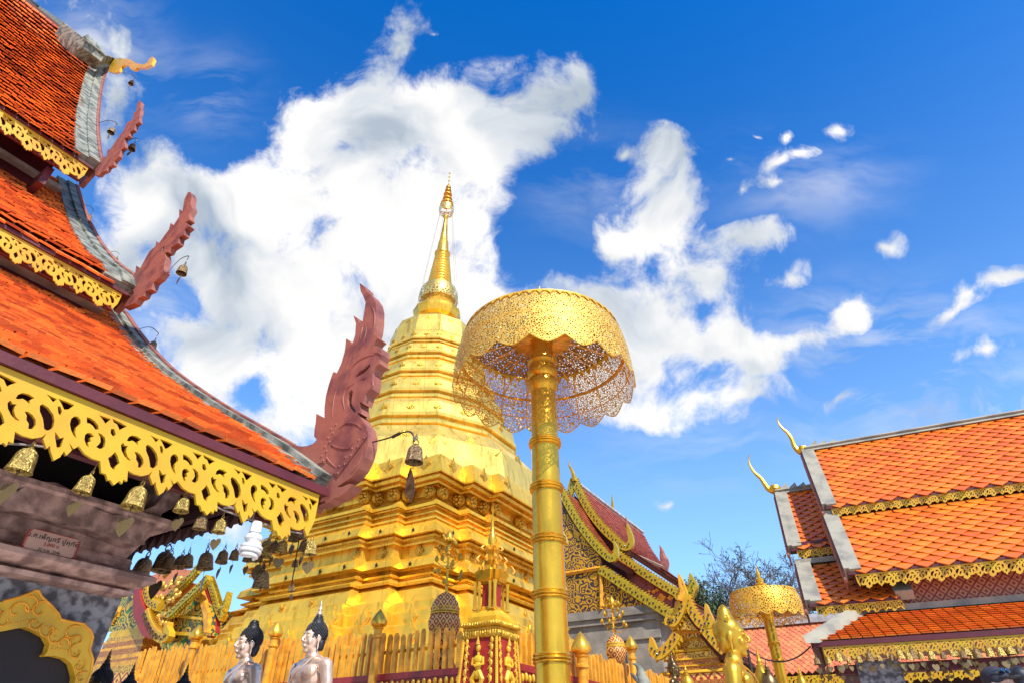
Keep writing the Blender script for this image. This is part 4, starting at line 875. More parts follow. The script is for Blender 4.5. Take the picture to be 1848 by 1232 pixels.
Yp = 5.6; parasol('gilt_parasol', 'huge pierced gilt parasol on a banded golden pole standing in front of the chedi', .0596*Yp, Yp, 1.0, poleband=(789, 871, 966, 1067, 1184))
Yq = 17.2; rq = ray(1393, 1160); parasol('gilt_parasol', 'smaller gilt parasol far off between the golden Buddha and the red tiled hall', rq.x/rq.y*Yq+.05, Yq, .97, fil='small filigree', small=True, poleband=(1160, 1190))
# ================================================================== right hall
AR = 25
rh = Thing('tiled_hall', 'right hall with glossy diamond tiles, cream verges and two slim gilt finials', 'temple building', AR, 3, 11.3)
rt = lambda u, v, a: on(u, v, AR, 'a', a)
def rroof(name, x0, x1, eave, ridge, hipx=None, wd=.30, vcop=.13, fas=.20, sag=.0):
    """one flat-sloped roof field running along x: eave (a,z), ridge (a,z)"""
    e, r = Vector(eave), Vector(ridge); prof = [e, e.lerp(r, .5)+Vector((0, -sag)), r]
    fn = lambda s, p: (s, p[0], p[1])
    bed = MB(); strip(bed, prof, fn, x0, x1, -.10, -.004); roof = rh.part('roof', bed, 'tile bed')
    tl = MB(); tiles(tl, prof, x0+.1, x1, wd, wd*.40, fn, th=.014, diamond=True, lift=.014, jit=.003); rh.part('roof_tiles', tl, 'glazed tile', roof, smooth=False)
    cpn = MB(); strip(cpn, prof, fn, x0, x0+.20*vcop/.13, -.06, .05); strip(cpn, prof, fn, x0-.02, x0+.05, -.10, .07); rh.part('verge_coping', cpn, 'pale stucco', roof)
    bb = MB(); strip(bb, prof, fn, x0-.05, x0-.022, -.30, .02); st = resample(prof, .10)
    for p in st: bb.ell((x0-.04, p[0], p[1]-.1), (.028, .05, .05), 6, 4)
    rh.part('barge_board', bb, 'naga paint')
    rl = MB().box(x0+.02, x1, e[0]-.02, e[0]+.05, e[1]-.04, e[1]-.005); rh.part('eave_rail', rl, 'maroon wood')
    fb = MB(); fret(fb, lambda s, w_, t: (x0+.1+s, e[0]+.0-t, e[1]-.035-w_), x1-x0-.1, fas, .012, True); rh.part('fretwork_board', fb, 'yellow board', smooth=False)
    bk = MB().box(x0+.1, x1, e[0]+.05, e[0]+.08, e[1]-.035-fas*.75, e[1]-.03); rh.part('backing_board', bk, 'maroon wood')
XR = 9.0
P_e = rt(1487, 915, 11.1); P_r = rt(1455, 812, 12.6)
rroof('top', P_e.x, XR, (11.1, P_e.z), (12.6, P_r.z), wd=.25, fas=.125)
P_e2 = rt(1530, 1032, 10.0); P_r2 = rt(1487, 932, 11.25)
rroof('mid', P_e2.x-.02, XR, (10.0, P_e2.z), (11.2, P_r2.z), wd=.25, fas=.17)
P_e3 = rt(1425, 990, 11.3); P_r3 = rt(1402, 889, 12.8)
rroof('back top', P_e3.x, P_e.x+.1, (11.3, P_e3.z), (12.8, P_r3.z), wd=.24, fas=.13)
P_e4 = rt(1457, 1090, 10.15); P_r4 = rt(1437, 1018, 11.3)
rroof('back mid', P_e4.x, P_e2.x+.55, (10.15, P_e4.z), (11.3, P_r4.z), wd=.24, fas=.12)
cpx = MB(); strip(cpx, [Vector((10.15, P_e4.z)), Vector((11.0, P_e4.z+(P_r4.z-P_e4.z)*.74))], lambda s, p: (s, p[0], p[1]), P_e2.x+.50, P_e2.x+.72, -.05, .08); rh.part('verge_coping', cpx, 'pale stucco')
# lowest roof with its hip at the left
e0 = rt(1462, 1157, 9.5); t0_ = rt(1545, 1106, 10.3); ze, zt5 = e0.z, t0_.z
hipx = e0.x; topx = t0_.x
prof = [Vector((9.5, ze)), Vector((10.3, zt5))]
bed = MB().add([(hipx, 9.5, ze-.02), (XR, 9.5, ze-.02), (XR, 10.3, zt5-.02), (topx, 10.3, zt5-.02), (hipx, 12.5, ze-.02), (topx, 12.5, zt5-.02)], [(0,1,2,3), (0,3,5,4)])
roof = rh.part('roof', bed, 'tile bed')
tl = MB(); rows = resample(prof, .07)
for k in range(len(rows)-1): 
    t = k/(len(rows)-1); tiles(tl, [rows[k], rows[k+1]+(rows[k+1]-rows[k])*.02], hipx+(topx-hipx)*t+.1+(.065 if k % 2 else 0), XR, .13, .0699, lambda s, p: (s, p[0], p[1]), th=.014, diamond=False, lift=.014)
rh.part('roof_tiles', tl, 'glazed tile', roof, smooth=False)
hc = MB(); A = Vector((hipx-.05, 9.45, ze)); B = Vector((topx, 10.3, zt5+.03)); hc.loft([[q+Vector((0,-.08,-.03)), q+Vector((.16,-.02,-.03)), q+Vector((.14,0,.06)), q+Vector((-.02,-.04,.06))] for q in (A, B)]); hc.box(topx-.05, XR, 10.22, 10.42, zt5-.02, zt5+.06); rh.part('hip_coping', hc, 'pale stucco')
rl = MB().box(hipx+.02, XR, 9.47, 9.55, ze-.07, ze-.01); rl.box(hipx-.0, hipx+.08, 9.55, 12.5, ze-.07, ze-.01); rh.part('eave_rail', rl, 'maroon wood')
fb = MB(); fret(fb, lambda s, w_, t: (hipx+.13+s, 9.5-t, ze-.072-w_), XR-hipx-.13, .135, .012, True); fret(fb, lambda s, w_, t: (hipx+.13-t, 9.52+s, ze-.072-w_), 2.5, .135, .012, True); rh.part('fretwork_board', fb, 'yellow board', smooth=False)
wpz0 = zt5+.05
rh.part('wall', MB().box(P_e2.x+.55, XR, 10.36, 10.6, wpz0, P_e2.z+.1).box(hipx+.5, XR, 11.0, 12.4, 3.0, ze+.1), 'stencilled red wall')
rh.part('upper_wall', MB().box(P_r2.x+.25, XR, 11.25, 11.4, P_r2.z-.3, P_e.z+.1).box(P_r4.x+.1, P_e2.x+.6, 11.32, 11.45, P_r4.z-.2, P_e3.z+.1), 'maroon wood')
rh.part('beam', MB().box(hipx+.2, XR, 9.75, 9.95, ze-.36, ze-.26).box(hipx+.3, hipx+.5, 9.9, 12.4, ze-.36, ze-.26), 'maroon wood')
fls = MB().box(P_r2.x-.0, XR, 11.12, 11.24, P_r2.z-.02, P_r2.z+.06); fls.box(P_r4.x, P_e2.x+.1, 11.22, 11.36, P_r4.z-.02, P_r4.z+.06); rh.part('flashing', fls, 'pale stucco')
rdg = MB()
for (x0, x1, a, z) in ((P_r.x-.02, XR, 12.6, P_r.z), (P_r3.x-.02, P_e.x+.3, 12.8, P_r3.z)):
    rdg.loft([[(x, a-.13, z-.06), (x, a-.10, z-.01), (x, a-.13, z+.015), (x, a-.08, z+.055), (x, a+.08, z+.055), (x, a+.13, z+.015), (x, a+.13, z-.06)] for x in (x0, x1)])
    for i in range(3): rdg.add([(x0+.08+i*.16, a-.05, z+.04), (x0+.08+i*.16, a+.05, z+.04), (x0+.26+i*.16, a+.05, z+.04), (x0+.26+i*.16, a-.05, z+.04), (x0+.24+i*.16, a, z+.19-.02*i)], [(0,1,2,3),(0,1,4),(1,2,4),(2,3,4),(3,0,4)])
rh.part('ridge', rdg, 'pale stucco')
def swan(pts, a, rad, mtl='statue gold', th=rh, al=AR):
    P = smoothline([on(u, v, al, 'a', a) for u, v in pts], 5); n = len(P); return th.part('gilt_finial', MB().tube(P, [rad(i/(n-1)) for i in range(n)], 8), mtl)
rf_ = lambda t: (.05+.06*math.sin(min(1, t*4)*math.pi)) if t < .25 else .05*(1-(t-.25)/.75)**1.0+.006
swan([(1460,809),(1447,812),(1440,812),(1433,803),(1428,790),(1420,779),(1410,770),(1404,760),(1404,751)], 12.6, rf_)
swan([(1410,883),(1398,882),(1388,882),(1380,872),(1373,862),(1362,852),(1354,840),(1351,828),(1352,818)], 12.8, rf_)
cl = MB()
for x in (rt(1582, 1200, 9.95).x, rt(1582, 1200, 9.95).x+3.2): cl = MB(); cl.loft([[(x-q, 9.75-q+.2, z), (x+q, 9.75-q+.2, z), (x+q, 9.75+q+.2, z), (x-q, 9.75+q+.2, z)] for q, z in ((.27, 0), (.25, ze-.6), (.24, ze-.22))]); rh.part('column', cl, 'grey column')
# bells along its lowest eave
tips = [1476,1497,1515,1524,1534,1552,1571,1589,1604,1612,1627,1642,1649,1664,1684,1704,1720,1728,1740,1747,1756,1767,1789,1809,1820,1826,1833,1842]
G_r = 'small bells hung along the lowest eave of the right hall'
for i, u in enumerate(tips):
    k = (u-1476)/372; v = 1195-k*15+random.uniform(-3, 4); p = atx(u, v, AR, 'a', 9.42+random.uniform(-.04, .05))
    sz = random.choice((.062, .08, .07, .095))
    hang(BP if i % 3 else BD, p, sz, 'small gilt bell in the long row under the lowest eave of the right hall', G_r, tilt=(random.uniform(-.1,.1), random.uniform(-.1,.1)))
G_r2 = 'bells hanging low behind the right eave'
for i in range(26):
    u = 1480+random.uniform(0, 365); 
    if 1548 < u < 1612: u += 70
    v = 1214-(u-1476)/372*16+random.uniform(-6, 12); p = atx(u, v, AR, 'a', 9.6+random.uniform(0, .25)); hang(BD if i % 4 else BP, p, random.uniform(.04, .065), 'tiny bell among the second row strung behind the eave of the right hall', G_r2, tilt=(random.uniform(-.2,.2), random.uniform(-.2,.2)))

# ================================================================== far orange roof
fr_h = Thing('low_tiled_hall', 'low far hall with a plain pinkish orange roof, right of the golden Buddha', 'temple building', 28, 0, 22)
F0 = on(1340, 1133, 28, 'a', 22.0); F1 = on(1400, 1214, 28, 'a', 20.6)
prf = [Vector((20.6, F1.z)), Vector((22.0, F0.z))]
fnx = lambda s, p: (s, p[0], p[1])
bed = MB(); strip(bed, prf, fnx, -3.5, 12, -.12, -.005); roof = fr_h.part('roof', bed, 'tile bed')
tl = MB(); tiles(tl, prf, -3.5, 9.0, .17, .11, fnx, th=.012, diamond=True, lift=.01); fr_h.part('roof_tiles', tl, 'far tile', roof, smooth=False)
fr_h.part('ridge', MB().box(-3.6, 12, 21.85, 22.15, F0.z-.02, F0.z+.13).box(-3.6, 12, 21.9, 22.1, F0.z+.13, F0.z+.22), 'grey flashing')
fb = MB(); fret(fb, lambda s, w_, t: (-3.5+s, 20.58-t, F1.z-.1-w_), 13, .26, .02, False); fr_h.part('fretwork_board', fb, 'yellow board', smooth=False)
fr_h.part('wall', MB().box(-3.2, 12, 21.2, 23.2, 0, F1.z+.05), 'maroon dark')
fr_h.part('backing_board', MB().box(-3.5, 12, 20.66, 20.7, F1.z-.33, F1.z+.0), 'maroon dark')

# ================================================================== serpent barge boards
def naga_strip(th, pts, a, wd, m='lime gold', teeth=True, inlay='dark inset', al=31, curl=None, deep=.12):
    """barge board with scale teeth on its upper edge and glass diamonds set along it; pts are photo pixels in the plane a"""
    P = smoothline([Vector((q.x, q.z)) for q in (on(u, v, al, 'a', a) for u, v in pts)], 5); n = len(P)
    L, Rr = [], []
    for i, p in enumerate(P):
        d = (P[min(i+1, n-1)]-P[max(i-1, 0)]).normalized(); nr = Vector((-d.y, d.x)); k = wd
        if curl and i > n*(1-curl): k = wd*max(.06, (1-(i-n*(1-curl))/(n*curl))**.8)
        L.append(p+nr*k/2); Rr.append(p-nr*k/2)
    mb = MB(); mb.loft([[(l.x, a, l.y), (r.x, a, r.y), (r.x, a+deep, r.y), (l.x, a+deep, l.y)] for l, r in zip(L, Rr)])
    R = resample(P, wd*.42)
    dm = MB()
    for i in range(len(R)-1):
        p, q = R[i], R[i+1]; d = (q-p).normalized(); nr = Vector((-d.y, d.x)); 
        frac = i/max(1, len(R)-1); k = wd*(1 if not curl or frac < 1-curl else max(.1, (1-(frac-1+curl)/curl)))
        if teeth:
            b0 = p+nr*k*.45; b1 = q+nr*k*.45; tp_ = q+nr*k*.85
            mb.add([(b0.x, a+.02, b0.y), (b1.x, a+.02, b1.y), (tp_.x, a+.02, tp_.y), (b0.x, a+deep-.03, b0.y), (b1.x, a+deep-.03, b1.y), (tp_.x, a+deep-.03, tp_.y)], [(0,1,2), (5,4,3), (0,2,5,3), (1,4,5,2)])
        if k > wd*.5:
            c = (p+q)/2; s = wd*.15
            for o_ in (.12, ):
                cc = c+nr*k*o_*(1 if i % 2 else -1); dm.add([(cc.x+d.x*s, a-.012, cc.y+d.y*s), (cc.x+nr.x*s, a-.012, cc.y+nr.y*s), (cc.x-d.x*s, a-.012, cc.y-d.y*s), (cc.x-nr.x*s, a-.012, cc.y-nr.y*s), (cc.x, a-.03, cc.y)], [(0,1,4), (1,2,4), (2,3,4), (3,0,4)])
    o = th.part('serpent_barge_board', mb, m, smooth=False)
    if inlay: th.part('glass_inlay', dm, inlay, o, smooth=False)
    return o
def spike(th, pts, a, r, m='statue gold', al=31, name='ridge_finial'):
    P = smoothline([on(u, v, al, 'a', a) for u, v in pts], 4); n = len(P); return th.part(name, MB().tube(P, [max(.006, r*(1-i/(n-1))**.8) for i in range(n)], 6), m)
def slopes(th, pts, a0, a1, m='red brown tile', al=31, dz=-.05, name='roof', tile=None):
    """roof surface swept back from a barge line (pixels in plane a0) to a1"""
    P = smoothline([Vector((q.x, q.z+dz)) for q in (on(u, v, al, 'a', a0) for u, v in pts)], 4)
    P = P[::-1] if P[0].y > P[-1].y else P
    bed = MB(); strip(bed, P, lambda s, p: (p[0], s, p[1]), a0+.03, a1, -.14, -.006); r = th.part(name, bed, 'tile bed')
    tl = MB(); tiles(tl, P, a0+.1, a1, .16, .12, lambda s, p: (p[0], s, p[1]), th=.016, lift=.014); th.part('roof_tiles', tl, m, r, smooth=False); return P

# ---- middle hall behind the big parasol pole
mh = Thing('gabled_hall', 'brown roofed hall with golden scrollwork gable behind the big golden parasol pole', 'temple building', 31, -8, 18)
A1, A2 = 16.5, 18.0
# side points share the apex line x=-8.3
slopes(mh, [(1037,868),(1055,905),(1085,945),(1115,975),(1138,990)], A2, 24.5)
naga_strip(mh, [(1034,862),(1045,888),(1062,920),(1085,950),(1108,972),(1124,985),(1134,984),(1138,972),(1134,955),(1131,944)], A2, .22, curl=.32)
naga_strip(mh, [(1034,862),(1029,880),(1026,895),(1020,912)], A2, .22)
spike(mh, [(1037,868),(1035,858),(1032,848),(1027,839),(1028,830)], A2, .10)
naga_strip(mh, [(1106,992),(1130,1012),(1165,1036),(1195,1055),(1218,1068),(1226,1078)], A2, .22)
slopes(mh, [(1109,988),(1135,1008),(1170,1032),(1222,1066)], A2, 24.0)
slopes(mh, [(1000,868),(1017,896),(1035,928),(1060,962),(1085,990),(1108,1004)], A1, 18.4)
naga_strip(mh, [(1000,868),(1014,890),(1030,920),(1050,952),(1072,980),(1090,998),(1101,1006),(1109,1002),(1111,988),(1107,975)], A1, .21, curl=.28)
naga_strip(mh, [(1082,1026),(1110,1045),(1145,1068),(1180,1090),(1206,1106),(1216,1112)], A1, .22)
slopes(mh, [(1086,1022),(1115,1040),(1150,1062),(1205,1098)], A1, 18.5)
# soffit / side panels between the tiers
sp2 = MB()
def quadpx(mb, P4, a):  mb.slab([(q.x, q.z) for q in (on(u, v, 31, 'a', a) for u, v in P4)], lambda p, t: (p[0], t, p[1]), a, a+.1)
quadpx(sp2, [(1036,892),(1062,924),(1100,966),(1128,988),(1140,1006),(1170,1040),(1215,1072),(1218,1105),(1150,1070),(1108,1030),(1080,1020),(1040,960)], A2+.25); mh.part('maroon_panel', sp2, 'maroon wood')
pn = MB(); quadpx(pn, [(1120,1012),(1150,1030),(1185,1056),(1214,1076),(1212,1102),(1175,1080),(1140,1056)], A2+.2); mh.part('pink_panel', pn, 'naga paint')
dmn = MB()
for u, v, s in ((1194,1078,.13),(1180,1067,.06),(1172,1066,.05),(1186,1064,.06),(1210,1078,.08)):
    c = on(u, v, 31, 'a', A2+.19); dmn.slab([(c.x-s*1.2, c.z), (c.x, c.z-s), (c.x+s*1.2, c.z), (c.x, c.z+s)], lambda p, t: (p[0], t, p[1]), A2+.16, A2+.199)
mh.part('painted_diamonds', dmn, 'orange gold')
gp = MB(); quadpx(gp, [(960,830),(1000,872),(1016,898),(1034,928),(1060,966),(1082,990),(1086,1020),(1076,1026),(1110,1050),(1160,1086),(1180,1098),(960,1110)], A1+.12); mh.part('gable_panel', gp, 'gable scroll', smooth=False)
gf = MB()
for L_ in ([(985,1040),(1083,1024)], [(1084,1024),(1085,1098)]):
    q = [on(u, v, 31, 'a', A1+.08) for u, v in L_]; gf.tube(q, .06, 4)
mh.part('gable_frame', gf, 'orange gold')
wx1 = on(1195, 1150, 31, 'a', A1+.15).x; wz = on(1100, 1098, 31, 'a', A1+.1).z; wz1 = on(1100, 1113, 31, 'a', A1+.1).z; wz2 = on(1100, 1124, 31, 'a', A1+.1).z
mh.part('wall', MB().box(-13, wx1-.12, A1+.20, 24, 0, wz1), 'grey stone')
mh.part('wall_cornice', MB().box(-13, wx1+.04, A1+.08, 24, wz1, wz).box(-13, wx1-.02, A1+.13, 24, wz2, wz1), 'grey stone')
mh.part('pilaster', MB().box(wx1-1.0, wx1-.06, A1+.15, A1+.22, 0, wz2-.25).box(wx1-1.1, wx1-.02, A1+.1, A1+.22, wz2-.45, wz2-.25), 'grey stone')
for pts in ([(1196,1026),(1200,1015),(1196,1003),(1194,992),(1190,983)], ): spike(mh, pts, A2+3.0, .2, 'naga paint', name='flame_finial')
rdg = MB(); q0 = on(1036, 866, 31, 'a', A2); rdg.tube([(q0.x, A2, q0.z), (q0.x, 24.5, q0.z)], .07, 6); mh.part('ridge', rdg, 'grey flashing')
spike(mh, [(1106,918),(1105,905),(1104,890)], 23.5, .09); spike(mh, [(1133,960),(1131,942),(1129,930)], 22.0, .09, 'naga paint')
# far eave wing whose tip turns up against the sky
slopes(mh, [(1122,972),(1150,998),(1185,1020),(1196,1024)], A2+3.0, 25)
ew = MB(); 
for i in range(40): x = -0; 
mh.part('eave_trim', MB().tube([on(1135,995,31,'a',A2+.1), on(1196,1022,31,'a',A2+2.9)], .05, 4), 'pale stucco')

# ---- gilded porch in front of it
gpz = Thing('gilded_porch', 'carved golden porch with blue studded serpents on its gable, left of the golden Buddha', 'shrine', 31, -3.6, 12.6)
AP = 12.0
naga_strip(gpz, [(1236,1074),(1243,1092),(1253,1110),(1264,1124),(1274,1127),(1279,1118),(1276,1104),(1273,1088)], AP, .16, 'yellow board', inlay='blue glass', curl=.3)
naga_strip(gpz, [(1268,1132),(1280,1146),(1294,1162),(1307,1174)], AP, .16, 'yellow board', inlay='blue glass')
naga_strip(gpz, [(1221,1142),(1212,1158),(1198,1173),(1186,1180),(1178,1172),(1176,1160),(1173,1148)], AP-.05, .17, 'yellow board', inlay='blue glass', curl=.35)
naga_strip(gpz, [(1227,1086),(1222,1106),(1214,1124),(1208,1130)], AP-.05, .17, 'yellow board', inlay='blue glass')
naga_strip(gpz, [(1207,1126),(1206,1116),(1214,1122),(1224,1108),(1230,1090),(1232,1070),(1230,1055),(1224,1035)], AP-.1, .15, 'yellow board', inlay='blue glass', curl=.3)
naga_strip(gpz, [(1242,1078),(1247,1066),(1251,1055),(1247,1044),(1245,1033)], AP+.2, .15, 'lime gold', inlay='green glass', curl=.5)
spike(gpz, [(1227,1082),(1231,1068),(1227,1052),(1223,1032)], AP-.15, .07, 'orange gold')
slopes(gpz, [(1240,1078),(1256,1108),(1276,1128)], AP+.02, 14.5, 'red brown tile'); slopes(gpz, [(1270,1130),(1285,1148),(1308,1172)], AP+.02, 14.5, 'red brown tile')
gt_ = MB(); quadpx(gt_, [(1236,1080),(1246,1104),(1266,1128),(1262,1136),(1216,1136),(1224,1110)], AP+.06); gpz.part('gable_panel', gt_, 'carved gold', smooth=False)
cx_ = on(1247, 1150, 31, 'a', AP+.3).x
def pz(v): return on(1250, v, 31, 'a', AP).z
def pad(name, lst, m):
    mb = MB(); mb.loft([[(cx_-h, AP+.35-h*.35, z), (cx_+h, AP+.35-h*.35, z), (cx_+h, AP+2.4, z), (cx_-h, AP+2.4, z)] for h, z in lst]); gpz.part(name, mb, m)
pad('frieze', [(.30, pz(1137)), (.32, pz(1128))], 'orange gold'); pad('frieze', [(.26, pz(1147)), (.27, pz(1137))], 'carved gold'); pad('cornice', [(.30, pz(1150)), (.36, pz(1148)), (.30, pz(1146))], 'gold paint')
pad('frieze', [(.30, pz(1164)), (.28, pz(1150))], 'carved gold'); pad('cornice', [(.34, pz(1172)), (.44, pz(1171)), (.46, pz(1168)), (.36, pz(1164))], 'gold paint')
pad('carved_band', [(.44, pz(1183)), (.42, pz(1172))], 'carved gold'); pad('cornice', [(.46, pz(1187)), (.52, pz(1186)), (.50, pz(1183))], 'gold paint')
pad('carved_band', [(.47, pz(1196)), (.47, pz(1187))], 'carved red gold'); pad('cornice', [(.50, pz(1199)), (.55, pz(1198)), (.50, pz(1196))], 'gold paint'); pad('carved_band', [(.5, pz(1206)), (.5, pz(1199))], 'carved red gold')
pad('cornice', [(.56, pz(1213)), (.66, pz(1211)), (.60, pz(1206))], 'gold paint'); pad('carved_band', [(.60, pz(1225)), (.58, pz(1213))], 'shrine lattice'); pad('base', [(.8, 0), (.66, pz(1226)), (.62, pz(1225))], 'carved red gold')

# ---- green mosaic shrine on the far left
ls = Thing('mosaic_shrine', 'red and gold shrine with green glass gable seen under the dark bells', 'shrine', 31, -11.8, 7.5)
AS = 7.0
def lz(v, u=220): return on(u, v, 31, 'a', AS).z
lcx = on(232, 1150, 31, 'a', AS).x
def lpad(name, lst, m, dx=0):
    mb = MB(); mb.loft([[(lcx+dx-h, AS-.0, z), (lcx+dx+h*.62, AS-.0-h*0, z), (lcx+dx+h*.62, AS+2.2, z), (lcx+dx-h, AS+2.2, z)] for h, z in lst]); ls.part(name, mb, m)
lpad('pediment', [(.55, lz(1136)), (.50, lz(1090)), (.42, lz(1080))], 'green mosaic scroll', -.1); lpad('cornice', [(.66, lz(1147)), (.70, lz(1143)), (.70, lz(1138)), (.6, lz(1136))], 'gold paint')
lpad('carved_band', [(.74, lz(1153)), (.72, lz(1147))], 'carved gold'); lpad('cornice', [(.80, lz(1157)), (.84, lz(1155)), (.78, lz(1153))], 'orange gold'); lpad('carved_band', [(.80, lz(1165)), (.80, lz(1157))], 'carved red gold'); lpad('cornice', [(.84, lz(1170)), (.88, lz(1168)), (.82, lz(1165))], 'orange gold')
lpad('carved_band', [(.84, lz(1180)), (.84, lz(1170))], 'carved red gold'); lpad('cornice', [(.92, lz(1187)), (.96, lz(1184)), (.86, lz(1180))], 'orange gold'); lpad('carved_band', [(.90, lz(1192)), (.90, lz(1187))], 'carved red gold'); lpad('cornice', [(.98, lz(1200)), (1.02, lz(1196)), (.92, lz(1192))], 'orange gold')
lpad('carved_band', [(1.0, lz(1213)), (.98, lz(1200))], 'carved gold'); lpad('base', [(1.1, 0), (1.05, lz(1214)), (1.02, lz(1213))], 'shrine lattice')
def q31(th, name, P4, a, m, thick=.1, al=31):
    mb = MB(); mb.slab([(q.x, q.z) for q in (on(u, v, al, 'a', a) for u, v in P4)], lambda p, t: (p[0], t, p[1]), a, a+thick); return th.part(name, mb, m, smooth=False)
q31(ls, 'side_pediment', [(150,1138),(176,1118),(192,1100),(206,1082),(222,1072),(238,1070),(246,1138)], AS+.3, 'green mosaic scroll')
q31(ls, 'side_pediment', [(236,1138),(245,1108),(256,1138)], AS+.2, 'carved gold')
q31(ls, 'red_soffit', [(243,1035),(252,1048),(252,1075),(262,1105),(275,1135),(295,1155),(272,1152),(256,1146),(240,1110),(240,1070)], AS-.1, 'red paint')
q31(ls, 'gable_panel', [(356,1062),(378,1090),(384,1110),(384,1146),(300,1140),(312,1105)], AS+.25, 'green mosaic scroll')
q31(ls, 'lower_gable', [(300,1142),(345,1140),(340,1165),(322,1178),(296,1180),(288,1160)], AS+.15, 'green mosaic scroll')
q31(ls, 'gable_beam', [(312,1107),(372,1114),(373,1119),(312,1112)], AS+.2, 'gold paint'); q31(ls, 'gable_beam', [(304,1138),(344,1140),(344,1146),(304,1144)], AS+.1, 'gold paint')
q31(ls, 'tall_post', [(354,1064),(360,1060),(376,1108),(374,1140),(368,1140),(366,1108)], AS+.18, 'orange gold')
q31(ls, 'red_wall', [(360,1058),(370,1056),(389,1115),(389,1140),(377,1150),(374,1115)], AS+.3, 'red paint')
q31(ls, 'orange_slope', [(302,1088),(346,1050),(353,1053),(318,1100)], AS+.22, 'glazed tile')
q31(ls, 'pink_roof', [(262,1042),(310,1024),(352,1028),(320,1062),(302,1088),(282,1102),(262,1080)], AS+.55, 'far tile')
naga_strip(ls, [(355,1022),(338,1042),(318,1060),(302,1076),(293,1084)], AS+.1, .13, 'lime gold', al=31)
naga_strip(ls, [(373,1040),(352,1062),(330,1082),(310,1102),(300,1108),(290,1104)], AS, .13, 'lime gold', curl=.3)
naga_strip(ls, [(258,1040),(260,1062),(268,1084),(284,1094)], AS-.05, .15, 'yellow board', inlay='blue glass')
naga_strip(ls, [(261,1102),(266,1122),(276,1140),(290,1150),(300,1146),(298,1132),(302,1120)], AS-.1, .16, 'yellow board', inlay='blue glass', curl=.35)
naga_strip(ls, [(374,1042),(384,1072),(392,1100),(399,1114)], AS+.3, .11, 'lime gold')
naga_strip(ls, [(393,1106),(401,1094),(406,1080),(410,1066)], AS+.3, .12, 'lime gold', curl=.8)
naga_strip(ls, [(212,1098),(202,1110),(193,1124)], AS-.05, .16, 'yellow board', inlay='blue glass')
fc = MB()
for (u, v) in ((300,1030),(310,1050),(296,1060),(326,1046),(318,1075),(305,1092),(287,1075),(298,1118),(290,1112)):
    c = on(u, v, 31, 'a', AS+.05); 
    for k in range(5): fc.ell((c.x+random.uniform(-.1,.1), c.y+random.uniform(-.05,.05), c.z+random.uniform(-.08,.08)), (.05, .04, .07), 6, 5)
ls.part('gilt_crest', fc, 'carved gold')
spike(ls, [(345,1165),(350,1140),(346,1125),(343,1118)], AS-.2, .06, 'old bronze')

# ================================================================== fence round the chedi
FA, FX = 5.55, -3.3
XL = -9.55; zbL = CAM_Z+.82
fz = Thing('golden_fence', 'golden bar fence on red base in front of the stupa, between shrine and red pedestal', 'fence', 31, -6, FA, group='golden fence round the stupa')
fy = Thing('golden_fence', 'golden bar fence running away to the right of the big golden parasol pole', 'fence', 31, FX, 8, group='golden fence round the stupa')
def fence_top(x=None): return CAM_Z+1.16-.04*(x+3.4)
def bar(th, x, a, zt, zb_, r=.0155):
    z_ = zt-.03; mb = MB(); mb.loft([[(x-r, a-r, z), (x+r, a-r, z), (x+r, a+r, z), (x-r, a+r, z)] for z in (zb_, z_)]+[[(x-r*.5, a-r*.5, zt), (x+r*.5, a-r*.5, zt), (x+r*.5, a+r*.5, zt), (x-r*.5, a+r*.5, zt)]])
    th.part('bar', mb, 'orange gold', sharp=30)
xb = XL
while xb < FX-.05:
    bar(fz, xb+random.uniform(-.008, .008), FA+random.uniform(-.01,.01), fence_top(xb)+random.uniform(-.03, .03), zbL-.1, random.uniform(.0125, .0165) if xb < -7.2 else random.uniform(.017, .023)); xb += .080 if xb < -7.2 else .094
for i in range(52):
    a = FA+.08+i*.108+random.uniform(-.01,.01); bar(fy, FX, a, CAM_Z+1.12+random.uniform(-.03, .03), zbL-.1, random.uniform(.018, .023))
fz.part('rail', MB().box(XL-.1, FX+.04, FA-.04, FA+.04, zbL-.06, zbL), 'red paint'); fy.part('rail', MB().box(FX-.04, FX+.042, FA+.042, 11.2, zbL-.06, zbL), 'red paint')
fz.part('rail', MB().box(XL-.1, FX+.03, FA+.022, FA+.05, zbL+.20, zbL+.23), 'orange gold'); fy.part('rail', MB().box(FX-.05, FX-.022, FA+.05, 11.2, zbL+.20, zbL+.23), 'orange gold')
fz.part('red_wall', MB().box(XL-.1, FX+.03, FA-.03, FA+.3, 0, zbL-.062), 'red paint'); fy.part('red_wall', MB().box(FX-.3, FX+.03, FA+.302, 11.2, 0, zbL-.062), 'red paint')
fo_ = MB()
for i in range(90):
    x = XL+(FX-XL)*i/90; fo_.ell((x, FA-.05, zbL-.12+.012*(i % 2)), (.022, .02, .04), 6, 5)
fz.part('bead_frieze', fo_, 'gold paint')
fo_ = MB()
for i in range(80): fo_.ell((FX+.05, FA+.05+i*.07, zbL-.12+.012*(i % 2)), (.02, .022, .04), 6, 5)
fy.part('bead_frieze', fo_, 'gold paint')
def post(th, x, a, zt, k=1.0):
    f = MB().lathe([(.045*k, 0), (.045*k, zt-.30*k), (.06*k, zt-.29*k), (.06*k, zt-.27*k), (.045*k, zt-.26*k), (.045*k, zt-.21*k), (.06*k, zt-.20*k), (.05*k, zt-.185*k)], c=(x, a), n=14); p_ = th.part('post', f, 'orange gold')
    b = MB().lathe([(.05*k, zt-.19*k), (.085*k, zt-.165*k), (.092*k, zt-.14*k), (.075*k, zt-.10*k), (.045*k, zt-.05*k), (.02*k, zt-.02*k), (.003, zt)], c=(x, a), n=16); th.part('lotus_bud', b, 'chedi gold plain', p_)
